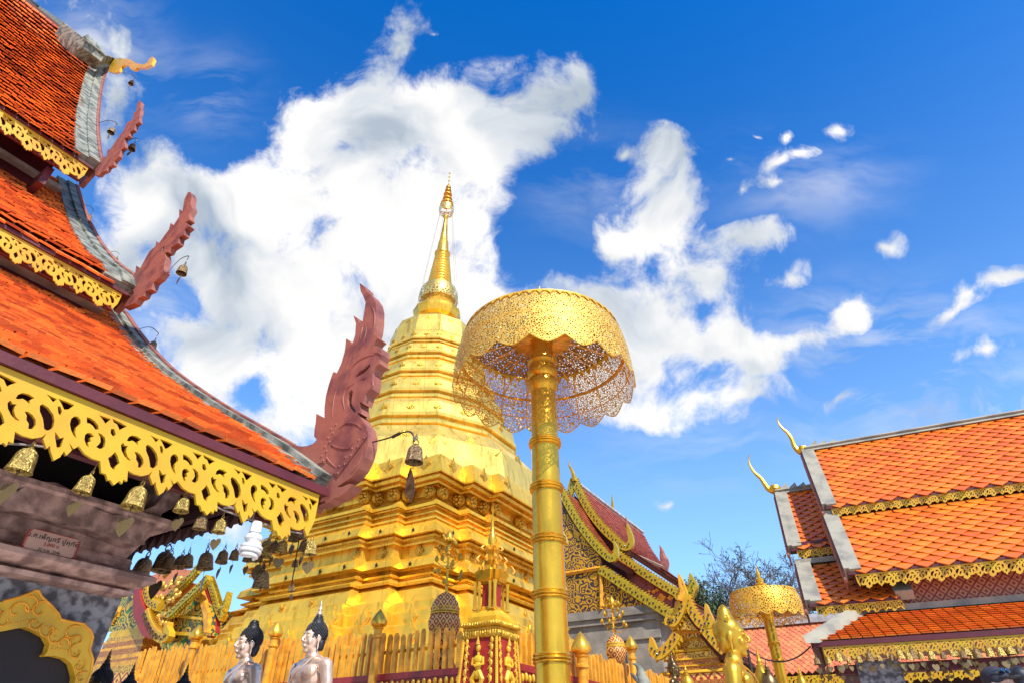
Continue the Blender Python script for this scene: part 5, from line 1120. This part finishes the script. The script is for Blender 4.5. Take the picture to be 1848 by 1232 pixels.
for u, v in ((360,1126),(502,1119),(687,1098)):
    q = on(u, v, 31, 'a', FA-.12); post(fz, q.x, q.y, q.z, 1.0)
for u, v, k in ((1047,1138,1.25),(1137,1146,.95)):
    q = on(u, v, 31, 'x', FX+.15); post(fy, q.x, q.y, q.z, k)

# ================================================================== offering urns with silver-gold flower trees
def urn(name, label, u, vtop, vbody0, vbody1, a, wpx, flowers=True):
    p = on(u, vtop, 31, 'a', a); b1 = on(u, vbody1, 31, 'a', a); b0 = on(u, vbody0, 31, 'a', a)
    th = Thing(name, label, 'urn', 31, p.x, a); c = (p.x, a)
    wq = Frame(31, 0, 0).world(p.x, a); dep = wq.y*CP+(b1.z-CAM_Z)*SP; R = wpx/2*dep/F_PX; Hh = b0.z-b1.z
    body = MB().lathe([(R*.45, b1.z), (R*.7, b1.z+Hh*.12), (R*.95, b1.z+Hh*.36), (R*1.0, b1.z+Hh*.46), (R*.9, b1.z+Hh*.56), (R*.72, b1.z+Hh*.60), (R*.72, b1.z+Hh*.62)], c=c, n=28); th.part('urn_body', body, 'urn lattice')
    lid = MB().lathe([(R*.74, b1.z+Hh*.62), (R*.88, b1.z+Hh*.64), (R*.88, b1.z+Hh*.68), (R*.80, b1.z+Hh*.80), (R*.55, b1.z+Hh*.92), (R*.1, b0.z)], c=c, n=28); th.part('lid', lid, 'urn lattice')
    for zz in (.60, .64, .70): th.part('rim', MB().lathe([(R*.74, b1.z+Hh*zz-.01), (R*.9, b1.z+Hh*zz-.008), (R*.9, b1.z+Hh*zz+.008), (R*.74, b1.z+Hh*zz+.01)], c=c, n=28), 'gold paint')
    ped = MB()
    for z0_, r in ((b1.z-.02, .7), (b1.z-.12, .85), (b1.z-.24, 1.0), (b1.z-.38, 1.15)): ped.lathe([(R*r*.7, z0_-.10), (R*r, z0_-.08), (R*r, z0_-.04), (R*r*.7, z0_)], c=c, n=8, rot=.39)
    ped.lathe([(R*1.3, 0), (R*1.2, b1.z-.48)], c=c, n=8, rot=.39); th.part('pedestal', ped, 'carved red gold', sharp=20)
    st = MB().lathe([(.016, b0.z-.03), (.014, p.z-.1)], c=c, n=8)
    for k in (.12, .38, .6, .85): st.ell((c[0], c[1], b0.z+(p.z-b0.z)*k), (.03, .03, .025), 8, 6)
    th.part('stem', st, 'pole gold')
    bud = MB().lathe([(.02, p.z-.19), (.055, p.z-.16), (.062, p.z-.12), (.05, p.z-.07), (.02, p.z-.02), (.003, p.z)], c=c, n=12)
    for k in range(10): a_ = k*.628; bud.ell((c[0]+.058*math.cos(a_), c[1]+.058*math.sin(a_), p.z-.14), (.018, .018, .03), 6, 5)
    th.part('top_lotus', bud, 'statue gold')
    hh = p.z-b0.z
    for k in range(16):
        zz = b0.z+hh*(.14+.66*k/15); a_ = k*2.4; rr = .20-.09*(k/15); x1, y1 = c[0]+rr*math.cos(a_), c[1]+rr*math.sin(a_)
        f = MB(); f.tube(smoothline([(c[0], c[1], zz-.03), ((c[0]+x1)/2, (c[1]+y1)/2, zz-.045), (x1, y1, zz)], 3), .005, 4)
        f.lathe([(.006, zz-.01), (.026, zz+.012), (.028, zz+.03), (.012, zz+.065), (.002, zz+.075)], c=(x1, y1), n=7)
        if k % 3 == 0:
            for j in range(3): b_ = a_+(j-1)*.5; f.add([(x1, y1, zz), (x1+.03*math.cos(b_+.5), y1+.03*math.sin(b_+.5), zz+.02), (x1+.08*math.cos(b_), y1+.08*math.sin(b_), zz+.035), (x1+.03*math.cos(b_-.5), y1+.03*math.sin(b_-.5), zz+.02)], [(0,1,2,3)])
        th.part('flower', f, 'statue gold')
urn('offering_urn', 'large red and gold lattice urn behind the fence, left of the red pedestal', 812, 955, 1066, 1170, 6.3, 60)
urn('offering_urn', 'smaller red urn with gilt flower tree before the grey stone wall', 1103, 1074, 1146, 1200, 9.3, 38)

# ================================================================== red relief pedestal with little gilt spire shrine
ps = Thing('spirit_shrine', 'red pedestal carved with praying golden figures, topped by a tiny spired gilt shrine', 'shrine', 31, 0, 0)
PZc = ray(897, 1110); Yk = 4.75
wl_ = Vector((PZc.x/PZc.y*Yk, Yk)); al_ = R_(31); lx0, la0 = wl_.x*math.cos(al_)-wl_.y*math.sin(al_), wl_.x*math.sin(al_)+wl_.y*math.cos(al_)
# lx0, la0 = near corner of the pedestal; box spans x left of it and a beyond it
Wd = .30
def nz_(v): y = -(v-616)/F_PX; return CAM_Z+Yk*(SP+y*CP)/(CP-y*SP)
PC = (lx0-Wd/2, la0+Wd/2)
for o_ in (ps,): o_.fr.o = (PC[0], PC[1], 0); o_.e.location = Frame(31, 0, 0).world(PC[0], PC[1], 0)
def sq(lst): return MB().loft([[(PC[0]-h, PC[1]-h, z), (PC[0]+h, PC[1]-h, z), (PC[0]+h, PC[1]+h, z), (PC[0]-h, PC[1]+h, z)] for h, z in lst])
ps.part('pedestal', sq([(Wd*.62, 0), (Wd*.55, nz_(1250)), (Wd*.47, nz_(1146))]), 'red paint')
ps.part('pedestal_cap', sq([(Wd*.50, nz_(1146)), (Wd*.53, nz_(1143)), (Wd*.53, nz_(1136)), (Wd*.48, nz_(1134)), (Wd*.50, nz_(1128)), (Wd*.47, nz_(1126))]), 'gold ornament')
ps.part('plinth', sq([(Wd*.50, nz_(1126)), (Wd*.56, nz_(1124)), (Wd*.55, nz_(1118)), (Wd*.42, nz_(1116)), (Wd*.42, nz_(1106)), (Wd*.36, nz_(1104)), (Wd*.34, nz_(1098)), (Wd*.30, nz_(1094))]), 'gold paint')
tr_ = MB()
for i in range(14):
    t = (i+.5)/14
    for s in (0, 1):
        x, a = (PC[0]-Wd*.54+t*Wd*1.08, PC[1]-Wd*.55) if s == 0 else (PC[0]+Wd*.55, PC[1]-Wd*.54+t*Wd*1.08)
        tr_.ell((x, a, nz_(1121)), (.012, .012, .014), 6, 5); 
        x, a = (PC[0]-Wd*.5+t*Wd, PC[1]-Wd*.52) if s == 0 else (PC[0]+Wd*.52, PC[1]-Wd*.5+t*Wd)
        tr_.ell((x, a, nz_(1138)), (.009, .009, .018), 6, 5)
ps.part('petal_trim', tr_, 'gold ornament')
ed = MB()
zc0, zc1 = nz_(1250), nz_(1146)
for sx_, sy_ in ((-1,-1),(1,-1),(1,1)):
    ed = MB()
    for i in range(34):
        t = i/33; h = Wd*(.55+(.47-.55)*t); ed.ell((PC[0]+sx_*h, PC[1]+sy_*h, zc0+(zc1-zc0)*t), (.013, .013, .010), 6, 4)
    ps.part('corner_beading', ed, 'gold paint')
def relief(face):
    mb = MB(); h = Wd*.50; cz = nz_(1195)
    def P(s, z, out):    # s across the face (-1..1), z metres from centre
        hh = Wd*(.55+(.47-.55)*((cz+z-zc0)/(zc1-zc0)))
        return (PC[0]+s*h, PC[1]-hh-out, cz+z) if face == 'a' else (PC[0]+hh+out, PC[1]+s*h, cz+z)
    r3 = lambda a, b, c: (a, b, c) if face == 'a' else (b, a, c)
    z1 = nz_(1165)-cz
    mb.ell(P(0, z1, .012), r3(.020, .018, .027), 10, 8); mb.lathe([(.016, 0), (.012, .02), (.004, .045), (.001, .06)], c=P(0, 0, .012)[:2], zoff=cz+z1+.02, n=8)
    mb.ell(P(0, z1-.04, .006), r3(.010, .012, .02), 8, 6); mb.ell(P(0, z1-.075, .006), r3(.042, .02, .03), 10, 8); mb.ell(P(0, z1-.115, .004), r3(.028, .018, .035), 10, 8)
    for s in (-1, 1):
        mb.tube([P(s*.26, z1-.062, .008), P(s*.31, z1-.105, .01), P(s*.05, z1-.115, .03)], [.012, .011, .008], 6)
        mb.tube([P(s*.08, z1-.15, .006), P(s*.30, z1-.20, .008), P(s*.12, z1-.26, .006)], [.018, .02, .014], 6)
        for k in range(6):
            zz = z1+.05-k*.05; mb.tube(smoothline([P(s*.55, zz-.04, .004), P(s*(.80-.05*(k % 2)), zz-.01, .006), P(s*(.62), zz+.03, .004)], 4), .0045, 5)
            mb.ell(P(s*.72, zz, .006), r3(.014, .008, .022), 6, 5)
    mb.ell(P(0, z1-.17, .004), r3(.034, .02, .03), 10, 8); mb.ell(P(0, z1-.25, .004), r3(.045, .02, .03), 10, 8)
    return mb
ps.part('praying_figure', relief('a'), 'gold paint'); ps.part('praying_figure', relief('x'), 'gold paint')
def rsq(lst, k=1): 
    out = []
    for h, z in lst:
        pts = []
        for q in range(4):
            for x, y in ((1,-.5),(.8,-.5),(.8,-.8),(.5,-.8),(.5,-1)):
                for _ in range(q): x, y = y, -x
                pts.append((PC[0]+x*h, PC[1]+y*h, z))
        out.append(pts)
    return MB().loft(out)
ps.part('shrine_core', rsq([(Wd*.30, nz_(1096)), (Wd*.25, nz_(1090)), (Wd*.22, nz_(1080)), (Wd*.20, nz_(1045)), (Wd*.24, nz_(1040)), (Wd*.24, nz_(1034))]), 'pole gold')
nc = MB()
for s in (-1, 1):
    x = PC[0]; a = PC[1]-Wd*.24
nc.box(PC[0]-Wd*.10, PC[0]+Wd*.10, PC[1]-Wd*.235, PC[1]-Wd*.2, nz_(1088), nz_(1044)).box(PC[0]+Wd*.2, PC[0]+Wd*.235, PC[1]-Wd*.10, PC[1]+Wd*.10, nz_(1088), nz_(1044)); ps.part('red_niche', nc, 'red paint')
clm = MB()
for sx_, sy_ in ((-1,-1),(1,-1),(1,1),(-1,1)):
    for q in (.13, .30): 
        pass
    clm = MB().lathe([(.020, nz_(1092)), (.014, nz_(1086)), (.011, nz_(1060)), (.014, nz_(1046)), (.020, nz_(1040))], c=(PC[0]+sx_*Wd*.30, PC[1]+sy_*Wd*.30), n=8); ps.part('colonnette', clm, 'pole gold'); clm = MB().lathe([(.016, nz_(1092)), (.012, nz_(1086)), (.010, nz_(1060)), (.012, nz_(1046)), (.016, nz_(1040))], c=(PC[0]+sx_*Wd*.16, PC[1]+sy_*Wd*.31), n=8); ps.part('colonnette', clm, 'pole gold')
ps.part('roof_tier', rsq([(Wd*.30, nz_(1040)), (Wd*.36, nz_(1036)), (Wd*.37, nz_(1029)), (Wd*.40, nz_(1024)), (Wd*.40, nz_(1020)), (Wd*.26, nz_(1017)), (Wd*.22, nz_(1008))]), 'pole gold')
ps.part('roof_tier', rsq([(Wd*.22, nz_(1008)), (Wd*.26, nz_(1004)), (Wd*.26, nz_(1000)), (Wd*.17, nz_(997)), (Wd*.15, nz_(985)), (Wd*.20, nz_(980)), (Wd*.18, nz_(975)), (Wd*.11, nz_(972)), (Wd*.10, nz_(965))]), 'pole gold')
ps.part('spire', MB().lathe([(Wd*.11, nz_(968)), (Wd*.13, nz_(960)), (Wd*.10, nz_(950)), (Wd*.06, nz_(945)), (Wd*.05, nz_(935)), (Wd*.03, nz_(925)), (Wd*.015, nz_(912)), (Wd*.02, nz_(908)), (Wd*.008, nz_(900)), (.001, nz_(885))], c=PC, n=14), 'pole gold')
af = MB()
for sx_, sy_ in ((-1,-1),(1,-1),(1,1),(-1,1),(0,-1),(1,0),(0,1),(-1,0)):
    for hh, zz, s in ((.40, nz_(1021), .062), (.25, nz_(1001), .05), (.17, nz_(978), .035)):
        x, a = PC[0]+sx_*Wd*hh, PC[1]+sy_*Wd*hh; af.tube([(x, a, zz), (x+sx_*.012, a+sy_*.012, zz+s*.4), (x+sx_*.004, a+sy_*.004, zz+s*.75), (x-sx_*.008, a-sy_*.008, zz+s*1.1)], [.009, .013, .008, .002], 6)
ps.part('leaf_antefixes', af, 'orange gold')
# ================================================================== figures
def remesh(name, mb, m, parent, voxel, smooth_it=4, dec=None):
    me = bpy.data.meshes.new(name); me.from_pydata(mb.v, [], mb.f)
    bm = bmesh.new(); bm.from_mesh(me); bmesh.ops.recalc_face_normals(bm, faces=bm.faces); bm.to_mesh(me); bm.free()
    o = bpy.data.objects.new(name, me); COL.objects.link(o)
    md = o.modifiers.new('r', 'REMESH'); md.mode = 'VOXEL'; md.voxel_size = voxel; md.use_smooth_shade = True
    sm_ = o.modifiers.new('s', 'SMOOTH'); sm_.iterations = smooth_it; sm_.factor = .5
    bpy.context.view_layer.update(); me2 = bpy.data.meshes.new_from_object(o.evaluated_get(bpy.context.evaluated_depsgraph_get()))
    o.modifiers.clear(); o.data = me2; me2.name = name; me2.materials.clear(); me2.materials.append(M[m]); me2.polygons.foreach_set('use_smooth', [True]*len(me2.polygons))
    o.parent = parent; return o
def head_shapes(mb, ears=1.0):
    mb.ell((0,.012,.022), (.074,.094,.098), 20, 14); mb.ell((0,-.022,-.045), (.058,.066,.078), 18, 12); mb.ell((0,-.058,-.108), (.024,.024,.02), 10, 8)
    mb.tube([(0,-.083,.028), (0,-.096,.0), (0,-.112,-.030), (0,-.104,-.040)], [.008,.009,.013,.011], 8)
    for s in (-1, 1):
        mb.ell((s*.012,-.100,-.036), (.009,.009,.007), 8, 6); mb.tube([(s*.008,-.086,.026), (s*.028,-.087,.036), (s*.052,-.070,.024)], [.005,.006,.004], 6)
        mb.ell((s*.030,-.079,.006), (.019,.012,.008), 10, 8); mb.ell((s*.030,-.082,-.002), (.017,.007,.003), 10, 6)
        mb.ell((s*.040,-.056,-.04), (.024,.024,.026), 10, 8)
        mb.ell((s*.076,.012,-.010), (.010,.022,.036), 10, 8); mb.ell((s*.074,.010,-.055*ears), (.008,.012,.034*ears), 8, 6)
    mb.ell((0,-.090,-.068), (.023,.011,.0055), 12, 6); mb.ell((0,-.088,-.079), (.018,.011,.0055), 12, 6)
def torso_shapes(mb):
    mb.tube([(0,.0,-.09), (0,.015,-.15), (0,.018,-.21)], [.046,.046,.060], 14)
    mb.ell((0,.022,-.262), (.175,.070,.060), 20, 10)
    for s in (-1, 1):
        mb.ell((s*.175,.022,-.285), (.055,.055,.058), 12, 8); mb.ell((s*.065,-.035,-.335), (.075,.05,.062), 12, 8)
        mb.tube([(s*.185,.022,-.29), (s*.215,.03,-.42), (s*.225,.02,-.54)], [.050,.044,.037], 12)
    mb.ell((0,.010,-.37), (.145,.082,.14), 20, 12); mb.ell((0,.005,-.55), (.105,.075,.15), 18, 10)
def hand(mb, s, c, dr, up_, k=1.0):
    """palm with five curled fingers lying on the lap"""
    c = Vector(c); dr = Vector(dr).normalized(); up_ = Vector(up_).normalized(); sd = dr.cross(up_)*s
    mb.ell(c, (.036*k, .030*k, .014*k), 10, 8, Matrix((sd, dr, up_)).transposed())
    for i, (o, L) in enumerate(((-.026,.062),(-.009,.072),(.009,.068),(.026,.054))):
        b = c+sd*o*k+dr*.022*k; mb.tube([b, b+dr*L*.5*k+up_*.006, b+dr*L*k-up_*.004*k], [.0085*k,.008*k,.006*k], 6)
    b = c-sd*.032*k; mb.tube([b, b-sd*.018*k+dr*.022*k, b-sd*.016*k+dr*.046*k], [.010*k,.009*k,.007*k], 6)
def seated(mb):
    for s in (-1, 1):
        mb.tube([(s*.225,.02,-.54), (s*.16,-.09,-.64), (s*.05,-.16,-.665)], [.037,.032,.024], 10)
        mb.tube([(s*.09,.03,-.70), (s*.28,-.10,-.715), (s*.30,-.18,-.72)], [.085,.082,.06], 12); mb.tube([(s*.30,-.18,-.72), (s*.10,-.26,-.715), (-s*.10,-.24,-.70)], [.058,.048,.036], 12)
        hand(mb, s, (s*.03,-.19,-.655+.02*s), (-s*.9,-.1,0), (0,0,1))
    mb.ell((0,.03,-.70), (.17,.12,.09), 16, 10)
def buddha(name, label, u, v, Y, s, yaw, m, hair='black hair', flame=True, group=None, lower=True, tall=0):
    r = ray(u, v); P = Vector((r.x/r.y*Y, Y, CAM_Z+r.z/r.y*Y))
    th = Thing(name, label, 'statue', 0, P.x, P.y, 0, group); e = th.e; e.location = P; e.rotation_euler = (0, 0, yaw)
    e.scale = (s, s, s)
    b = MB(); tb_ = MB(); torso_shapes(tb_); seated(tb_); b.add([(x_*1.22, y_*1.1, z_+(.055 if z_ < -.2 else .055*(-z_-.09)/.11)) for x_, y_, z_ in tb_.v], tb_.f); head_shapes(b, 1.25); bo = remesh('statue_body', b, m, e, .0065)
    rb_ = MB(); rb_.tube(smoothline([(.10,.085,-.235),(.088,.0,-.205),(.05,-.075,-.28),(-.03,-.098,-.36),(-.13,-.055,-.42),(-.16,.02,-.44)], 5), .0055, 6); rb_.v = [(x_*1.22, y_*1.1-.002, z_+.055) for x_, y_, z_ in rb_.v]; make('robe_edge', rb_, m, bo)
    h = MB(); 
    if hair:
        h.ell((0,.024,.040), (.083,.098,.100), 20, 12); h.ell((0,.060,-.03), (.066,.055,.075), 14, 10)
        for s_ in (-1, 1): h.ell((s_*.066,.052,-.06), (.016,.03,.05), 8, 6)
        h.lathe([(.058,.105),(.055,.13),(.040,.155),(.030,.175),(.022,.195)], c=(0,.02), n=14)
        for i in range(260):
            z = 1-1.45*i/260; a = i*2.39996; q = math.sqrt(max(0, 1-z*z)); x, y, zz = .083*q*math.cos(a), .024+.098*q*math.sin(a), .04+.1*z
            if y < -.045 and zz < .055: continue
            h.ell((x, y, zz), (.0105, .0105, .0105), 5, 4)
        for i in range(60): t = i/60; a = i*2.4; rr = .058-.03*t; h.ell((rr*math.cos(a), .02+rr*math.sin(a), .105+.08*t), (.008,)*3, 5, 4)
    else:
        h.lathe([(.060,.09),(.058,.12),(.050,.135),(.046,.14),(.044,.165),(.030,.19),(.008,.21)], c=(0,.025), n=16)
        h.ell((0,.024,.034), (.079,.098,.098), 22, 14); h.ell((0,.05,-.02), (.068,.06,.08), 16, 10)
        for i in range(17):
            a = -1.25+2.5*i/16; h.tube(smoothline([(.066*math.sin(a), -.060+.04*abs(a), .078-.012*abs(a)), (.074*math.sin(a), -.042+.05*abs(a), .098), (.062*math.sin(a), .0, .122), (.045*math.sin(a*1.2), .022, .132)], 4), .0035, 5)
        for zz, rr in ():
            for i in range(1): h.tube([(rr*math.cos(t), .025+(rr+.013)*math.sin(t), zz) for t in [.1+2.95*k/14 for k in range(15)]], .006, 5)
    make('hair', h, hair or m, e)
    if flame:
        f = MB().lathe([(.018,.185),(.030,.20),(.026,.215),(.016,.225),(.022,.24),(.012,.262),(.015,.272),(.006,.30),(.001,.325)], c=(0,.02), n=10); make('flame_finial', f, m, e)
    ey = MB()
    pd = MB(); zb_ = -.78; zg = -P.z/s
    pd.lathe([(.34, zb_+.0), (.40, zb_-.03), (.34, zb_-.07), (.30, zb_-.11), (.38, zb_-.16), (.40, zb_-.20)], n=20); pd.lathe([(.40, zb_-.20), (.40, zg)], n=8, rot=.4)
    make('lotus_throne', pd, 'carved red gold', e, sharp=25)
    return th
rz = lambda fx, fy: math.atan2(fx, -fy)
buddha('buddha_statue', 'silver pink Buddha statue with black hair, left of the two, short stub on top', 447, 1160, 4.6, .77, rz(-.70, -.71), 'silver bronze', flame=False)
buddha('buddha_statue', 'silver pink Buddha statue with black hair and tall silver flame, right one of the two', 566, 1150, 4.6, .77, rz(-.66, -.75), 'silver bronze')
buddha('buddha_statue', 'large shiny golden Buddha statue facing right with combed golden hair and bun', 1321, 1148, 3.75, .82, rz(.93, -.36), 'statue gold', hair=None, flame=False)
buddha('buddha_statue', 'small dark bronze Buddha statue in front of the gilded porch', 1217, 1206, 5.2, .42, rz(.9, -.4), 'old bronze', hair=None, flame=True)
G_b = 'dark haired statues peeping in at the bottom edge'
buddha('buddha_statue', 'dark haired statue whose pointed topknot shows beside the gold arch', 176, 1232, 4.4, .62, rz(-.8, -.6), 'old bronze', group=G_b)
buddha('buddha_statue', 'dark statue head at the bottom edge before the red lattice base', 224, 1248, 4.6, .55, rz(-.8, -.6), 'old bronze', group=G_b)
buddha('buddha_statue', 'dark statue topknot poking up before the left end of the golden fence', 323, 1249, 4.6, .55, rz(-.8, -.6), 'old bronze', group=G_b)
def mini(name, label, u, v, Y, hgt, r, m, cat='ornament'):
    q = ray(u, v); P = Vector((q.x/q.y*Y, Y, CAM_Z+q.z/q.y*Y)); th = Thing(name, label, cat, 0, P.x, P.y, 0); z = P.z
    th.part('spire', MB().lathe([(r*.55, z-hgt*.55), (r*.35, z-hgt*.5), (r*.40, z-hgt*.44), (r*.22, z-hgt*.38), (r*.26, z-hgt*.32), (r*.12, z-hgt*.24), (r*.05, z-hgt*.1), (.001, z)], c=(P.x, P.y), n=14), m)
    th.part('bell_base', MB().lathe([(r*1.3, z-hgt*1.3), (r*1.3, z-hgt*1.2), (r, z-hgt*1.15), (r*1.05, z-hgt*.95), (r*.9, z-hgt*.75), (r*.55, z-hgt*.6), (r*.58, z-hgt*.53)], c=(P.x, P.y), n=16), m)
    th.part('pedestal', MB().lathe([(r*1.9, 0), (r*1.7, z-hgt*1.35), (r*1.4, z-hgt*1.3)], c=(P.x, P.y), n=8), 'carved red gold')
mini('miniature_stupa', 'thin gilt miniature stupa right of the golden Buddha, its tip over the orange roof', 1363, 1160, 5.5, .30, .06, 'statue gold')
mini('miniature_stupa', 'dark bronze miniature stupa beside the foot of the far parasol pole', 1380, 1186, 5.4, .20, .06, 'old bronze')
mini('miniature_stupa', 'small gilt miniature stupa before the far fretwork eave, between parasol and right column', 1439, 1196, 6.0, .18, .045, 'statue gold')
mini('miniature_stupa', 'small gilt miniature stupa next to the dark bronze Buddha', 1235, 1194, 5.6, .17, .055, 'statue gold')
# silver serpent head ornament
sn = Thing('serpent_ornament', 'silver scaly serpent head ornament with upturned horns at the foot of the right fence', 'ornament', 0, *(lambda q: (q.x/q.y*5.0, 5.0))(ray(1152, 1215)))
def q5(u, v): q = ray(u, v); return Vector((q.x/q.y*5.0, 5.0, CAM_Z+q.z/q.y*5.0))
b = MB(); b.tube(smoothline([q5(1165,1260), q5(1163,1235), q5(1158,1222), q5(1155,1208), q5(1149,1199), q5(1141,1196)], 5), [.055, .055, .053, .05, .05, .05, .048, .046, .044, .042, .04, .038, .036, .034, .03, .026, .024, .022, .02, .018, .014, .012, .01, .008, .006, .003][:26], 10)
b.tube(smoothline([q5(1158,1232), q5(1147,1222), q5(1137,1213)], 5), [.03, .028, .025, .022, .02, .018, .014, .012, .01, .006, .003], 8)
sn.part('head', b, 'lichen stucco'); sn.part('pedestal', MB().lathe([(.14, 0), (.12, q5(1165,1258).z)], c=(q5(1163,1258).x, 5.0), n=10), 'grey stone')

# ---- visitors at the lower right
def visitor(label, u, v, Y, s, yaw, cap, shirt):
    q = ray(u, v); P = Vector((q.x/q.y*Y, Y, CAM_Z+q.z/q.y*Y)); th = Thing('person', label, 'person', 0, P.x, P.y, 0); e = th.e; e.location = P; e.rotation_euler = (0, 0, yaw); e.scale = (s, s, s)
    H = P.z/s; b = MB(); head_shapes(b, .7); torso_shapes(b)
    for sg in (-1, 1):
        b.tube([(sg*.225,.02,-.54), (sg*.23,-.04,-.68), (sg*.22,-.09,-.80)], [.037,.032,.024], 10); hand(b, sg, (sg*.22,-.10,-.84), (0,-.15,-1), (sg,0,0))
        b.tube([(sg*.09,.02,-.72), (sg*.10,0,-1.1), (sg*.10,.02,-H+.08)], [.085,.06,.042], 12); b.ell((sg*.10,-.05,-H+.04), (.045,.12,.04), 10, 6)
    b.ell((0,.02,-.70), (.15,.10,.10), 14, 8); remesh('body', b, 'skin', e, .008)
    c = MB(); c.ell((0,.022,.262*-1), (.20,.09,.075), 16, 8); c.ell((0,.012,-.38), (.165,.105,.17), 18, 10); c.ell((0,.01,-.58), (.15,.105,.18), 18, 10)
    for sg in (-1, 1): c.tube([(sg*.18,.022,-.28), (sg*.222,.03,-.43)], [.064,.058], 12)
    remesh('shirt', c, shirt, e, .01)
    t = MB(); t.ell((0,.02,-.72), (.17,.12,.12), 14, 8)
    for sg in (-1, 1): t.tube([(sg*.09,.02,-.74), (sg*.10,0,-1.1), (sg*.10,.02,-H+.14)], [.10,.075,.06], 12)
    remesh('trousers', t, 'dark cloth', e, .012)
    h = MB(); h.ell((0,.020,.050), (.085,.104,.088), 20, 12); h.ell((0,.055,-.0), (.072,.06,.07), 14, 10)
    if cap: h.slab([(.075,-.05),(.07,-.10),(.04,-.15),(0,-.165),(-.04,-.15),(-.07,-.10),(-.075,-.05)], lambda p, t_: (p[0], p[1], .052+t_-.15*p[0]**2*10), 0, .008)
    make('cap' if cap else 'hair', h, 'dark cloth' if cap else 'black hair', e)
    if cap:
        g_ = MB()
        for sg in (-1, 1): g_.ell((sg*.034,-.078,.098), (.030,.010,.020), 12, 8); g_.tube([(sg*.064,-.070,.10), (sg*.088,.0,.085)], .004, 5)
        g_.tube([(-.01,-.088,.10), (.01,-.088,.10)], .004, 5); make('sunglasses', g_, 'blue glass', e)
visitor('person in a dark cap with sunglasses pushed up on it, at the bottom right', 1806, 1236, 5.0, .92, rz(.45, -.89), True, 'grey plastic')
visitor('person with dark hair cut off by the right edge, partly behind the capped person', 1843, 1232, 5.6, .9, rz(.2, .98), False, 'dark cloth')

# ================================================================== cable
cbm = MB(); A = Vector((ray(1349,1172).x/ray(1349,1172).y*9.2, 9.2, CAM_Z+ray(1349,1172).z/ray(1349,1172).y*9.2)); Bq = atx(1463, 1165, AR, 'a', 9.5)
cbm.tube([A.lerp(Bq, i/20)-Vector((0, 0, .16*4*(i/20)*(1-i/20))) for i in range(21)], .010, 5)
tag(make('cable', cbm, 'black cable'), 'thin black cable sagging from the right hall towards the golden Buddha', 'cable')
ptc = MB(); ptc.tube([(A.x, A.y, 0), (A.x, A.y, A.z+.02)], .02, 6); tag(make('cable_pole', ptc, 'iron'), 'thin dark pole hidden behind the golden Buddha, holding the cable', 'pole')

# ================================================================== trees
def tree(name, label, X, Y, hgt, seed, leafy, spread, leafm='leaves', stems=4, zmin=0.0):
    rnd = random.Random(seed); th = Thing(name, label, 'tree', 0, X, Y, 0); br = MB(); tips = []
    def grow(p, d, L, r, lev):
        pts = [p]; n = 4
        for i in range(n):
            d = (d+Vector((rnd.uniform(-.22,.22), rnd.uniform(-.22,.22), rnd.uniform(-.04,.16)))).normalized(); p = p+d*L/n; pts.append(p)
        br.tube(pts, [max(.009, r*(1-.38*i/n)) for i in range(n+1)], 5 if lev < 3 else 3, caps=False)
        if lev >= 3:
            tips.extend(pts[2:])
        if lev < 6:
            for k in range(rnd.choice((2, 3, 3))):
                a = rnd.uniform(.30, .85)*spread; ax = Vector((rnd.uniform(-1,1), rnd.uniform(-1,1), rnd.uniform(-.3,.3))).normalized(); nd = Matrix.Rotation(a, 3, ax) @ d
                nd.z = nd.z*.8+.12; grow(pts[rnd.choice((2, 3, 4))] if k else p, nd.normalized(), L*rnd.uniform(.60, .82), r*.56, lev+1)
    for k in range(stems):
        a = k*2.4; b0 = Vector((X+.15*math.cos(a), Y+.15*math.sin(a), 3.6)); br.tube([Vector((X, Y, 0)), Vector((X, Y, 2.4)), b0], [.22, .18, .12], 8); grow(b0, Vector((.42*math.cos(a)*spread, .42*math.sin(a)*spread, 1)).normalized(), hgt*.40, .11, 0)
    th.part('trunk', br, 'bark')
    lv = MB()
    for p in tips:
        if rnd.random() > leafy: continue
        for q in range(rnd.randint(5, 13)):
            c = p+Vector([rnd.gauss(0, .15) for _ in range(3)]); a = Vector([rnd.uniform(-1,1) for _ in range(3)]).normalized(); b = a.cross(Vector([rnd.uniform(-1,1) for _ in range(3)])).normalized(); s = rnd.uniform(.03, .065)
            lv.add([c-a*s*1.3, c+b*s*.5, c+a*s*1.3, c-b*s*.5], [(0,1,2,3)])
    th.part('crown', lv, leafm, smooth=False); return th
mat('blue green leaves', (0.07, 0.10, 0.06), .6, 0, bump=0, island=.5)
tree('bare_tree', 'thin half bare tree with many fine twigs behind the far parasol', ray(1310,1060).x/ray(1310,1060).y*27, 27, 5.0, 11, .02, 1.3, 'blue green leaves', stems=5)
tree('leafy_tree', 'lower leafier green tree between the gilded porch and the far parasol', ray(1262,1060).x/ray(1262,1060).y*25, 25, 3.1, 5, .3, 1.2, stems=4)
tree('leafy_tree', 'leafy green tree just left of the right hall, behind the far parasol', ray(1385,1060).x/ray(1385,1060).y*29, 29, 4.3, 23, .05, 1.1, stems=4)
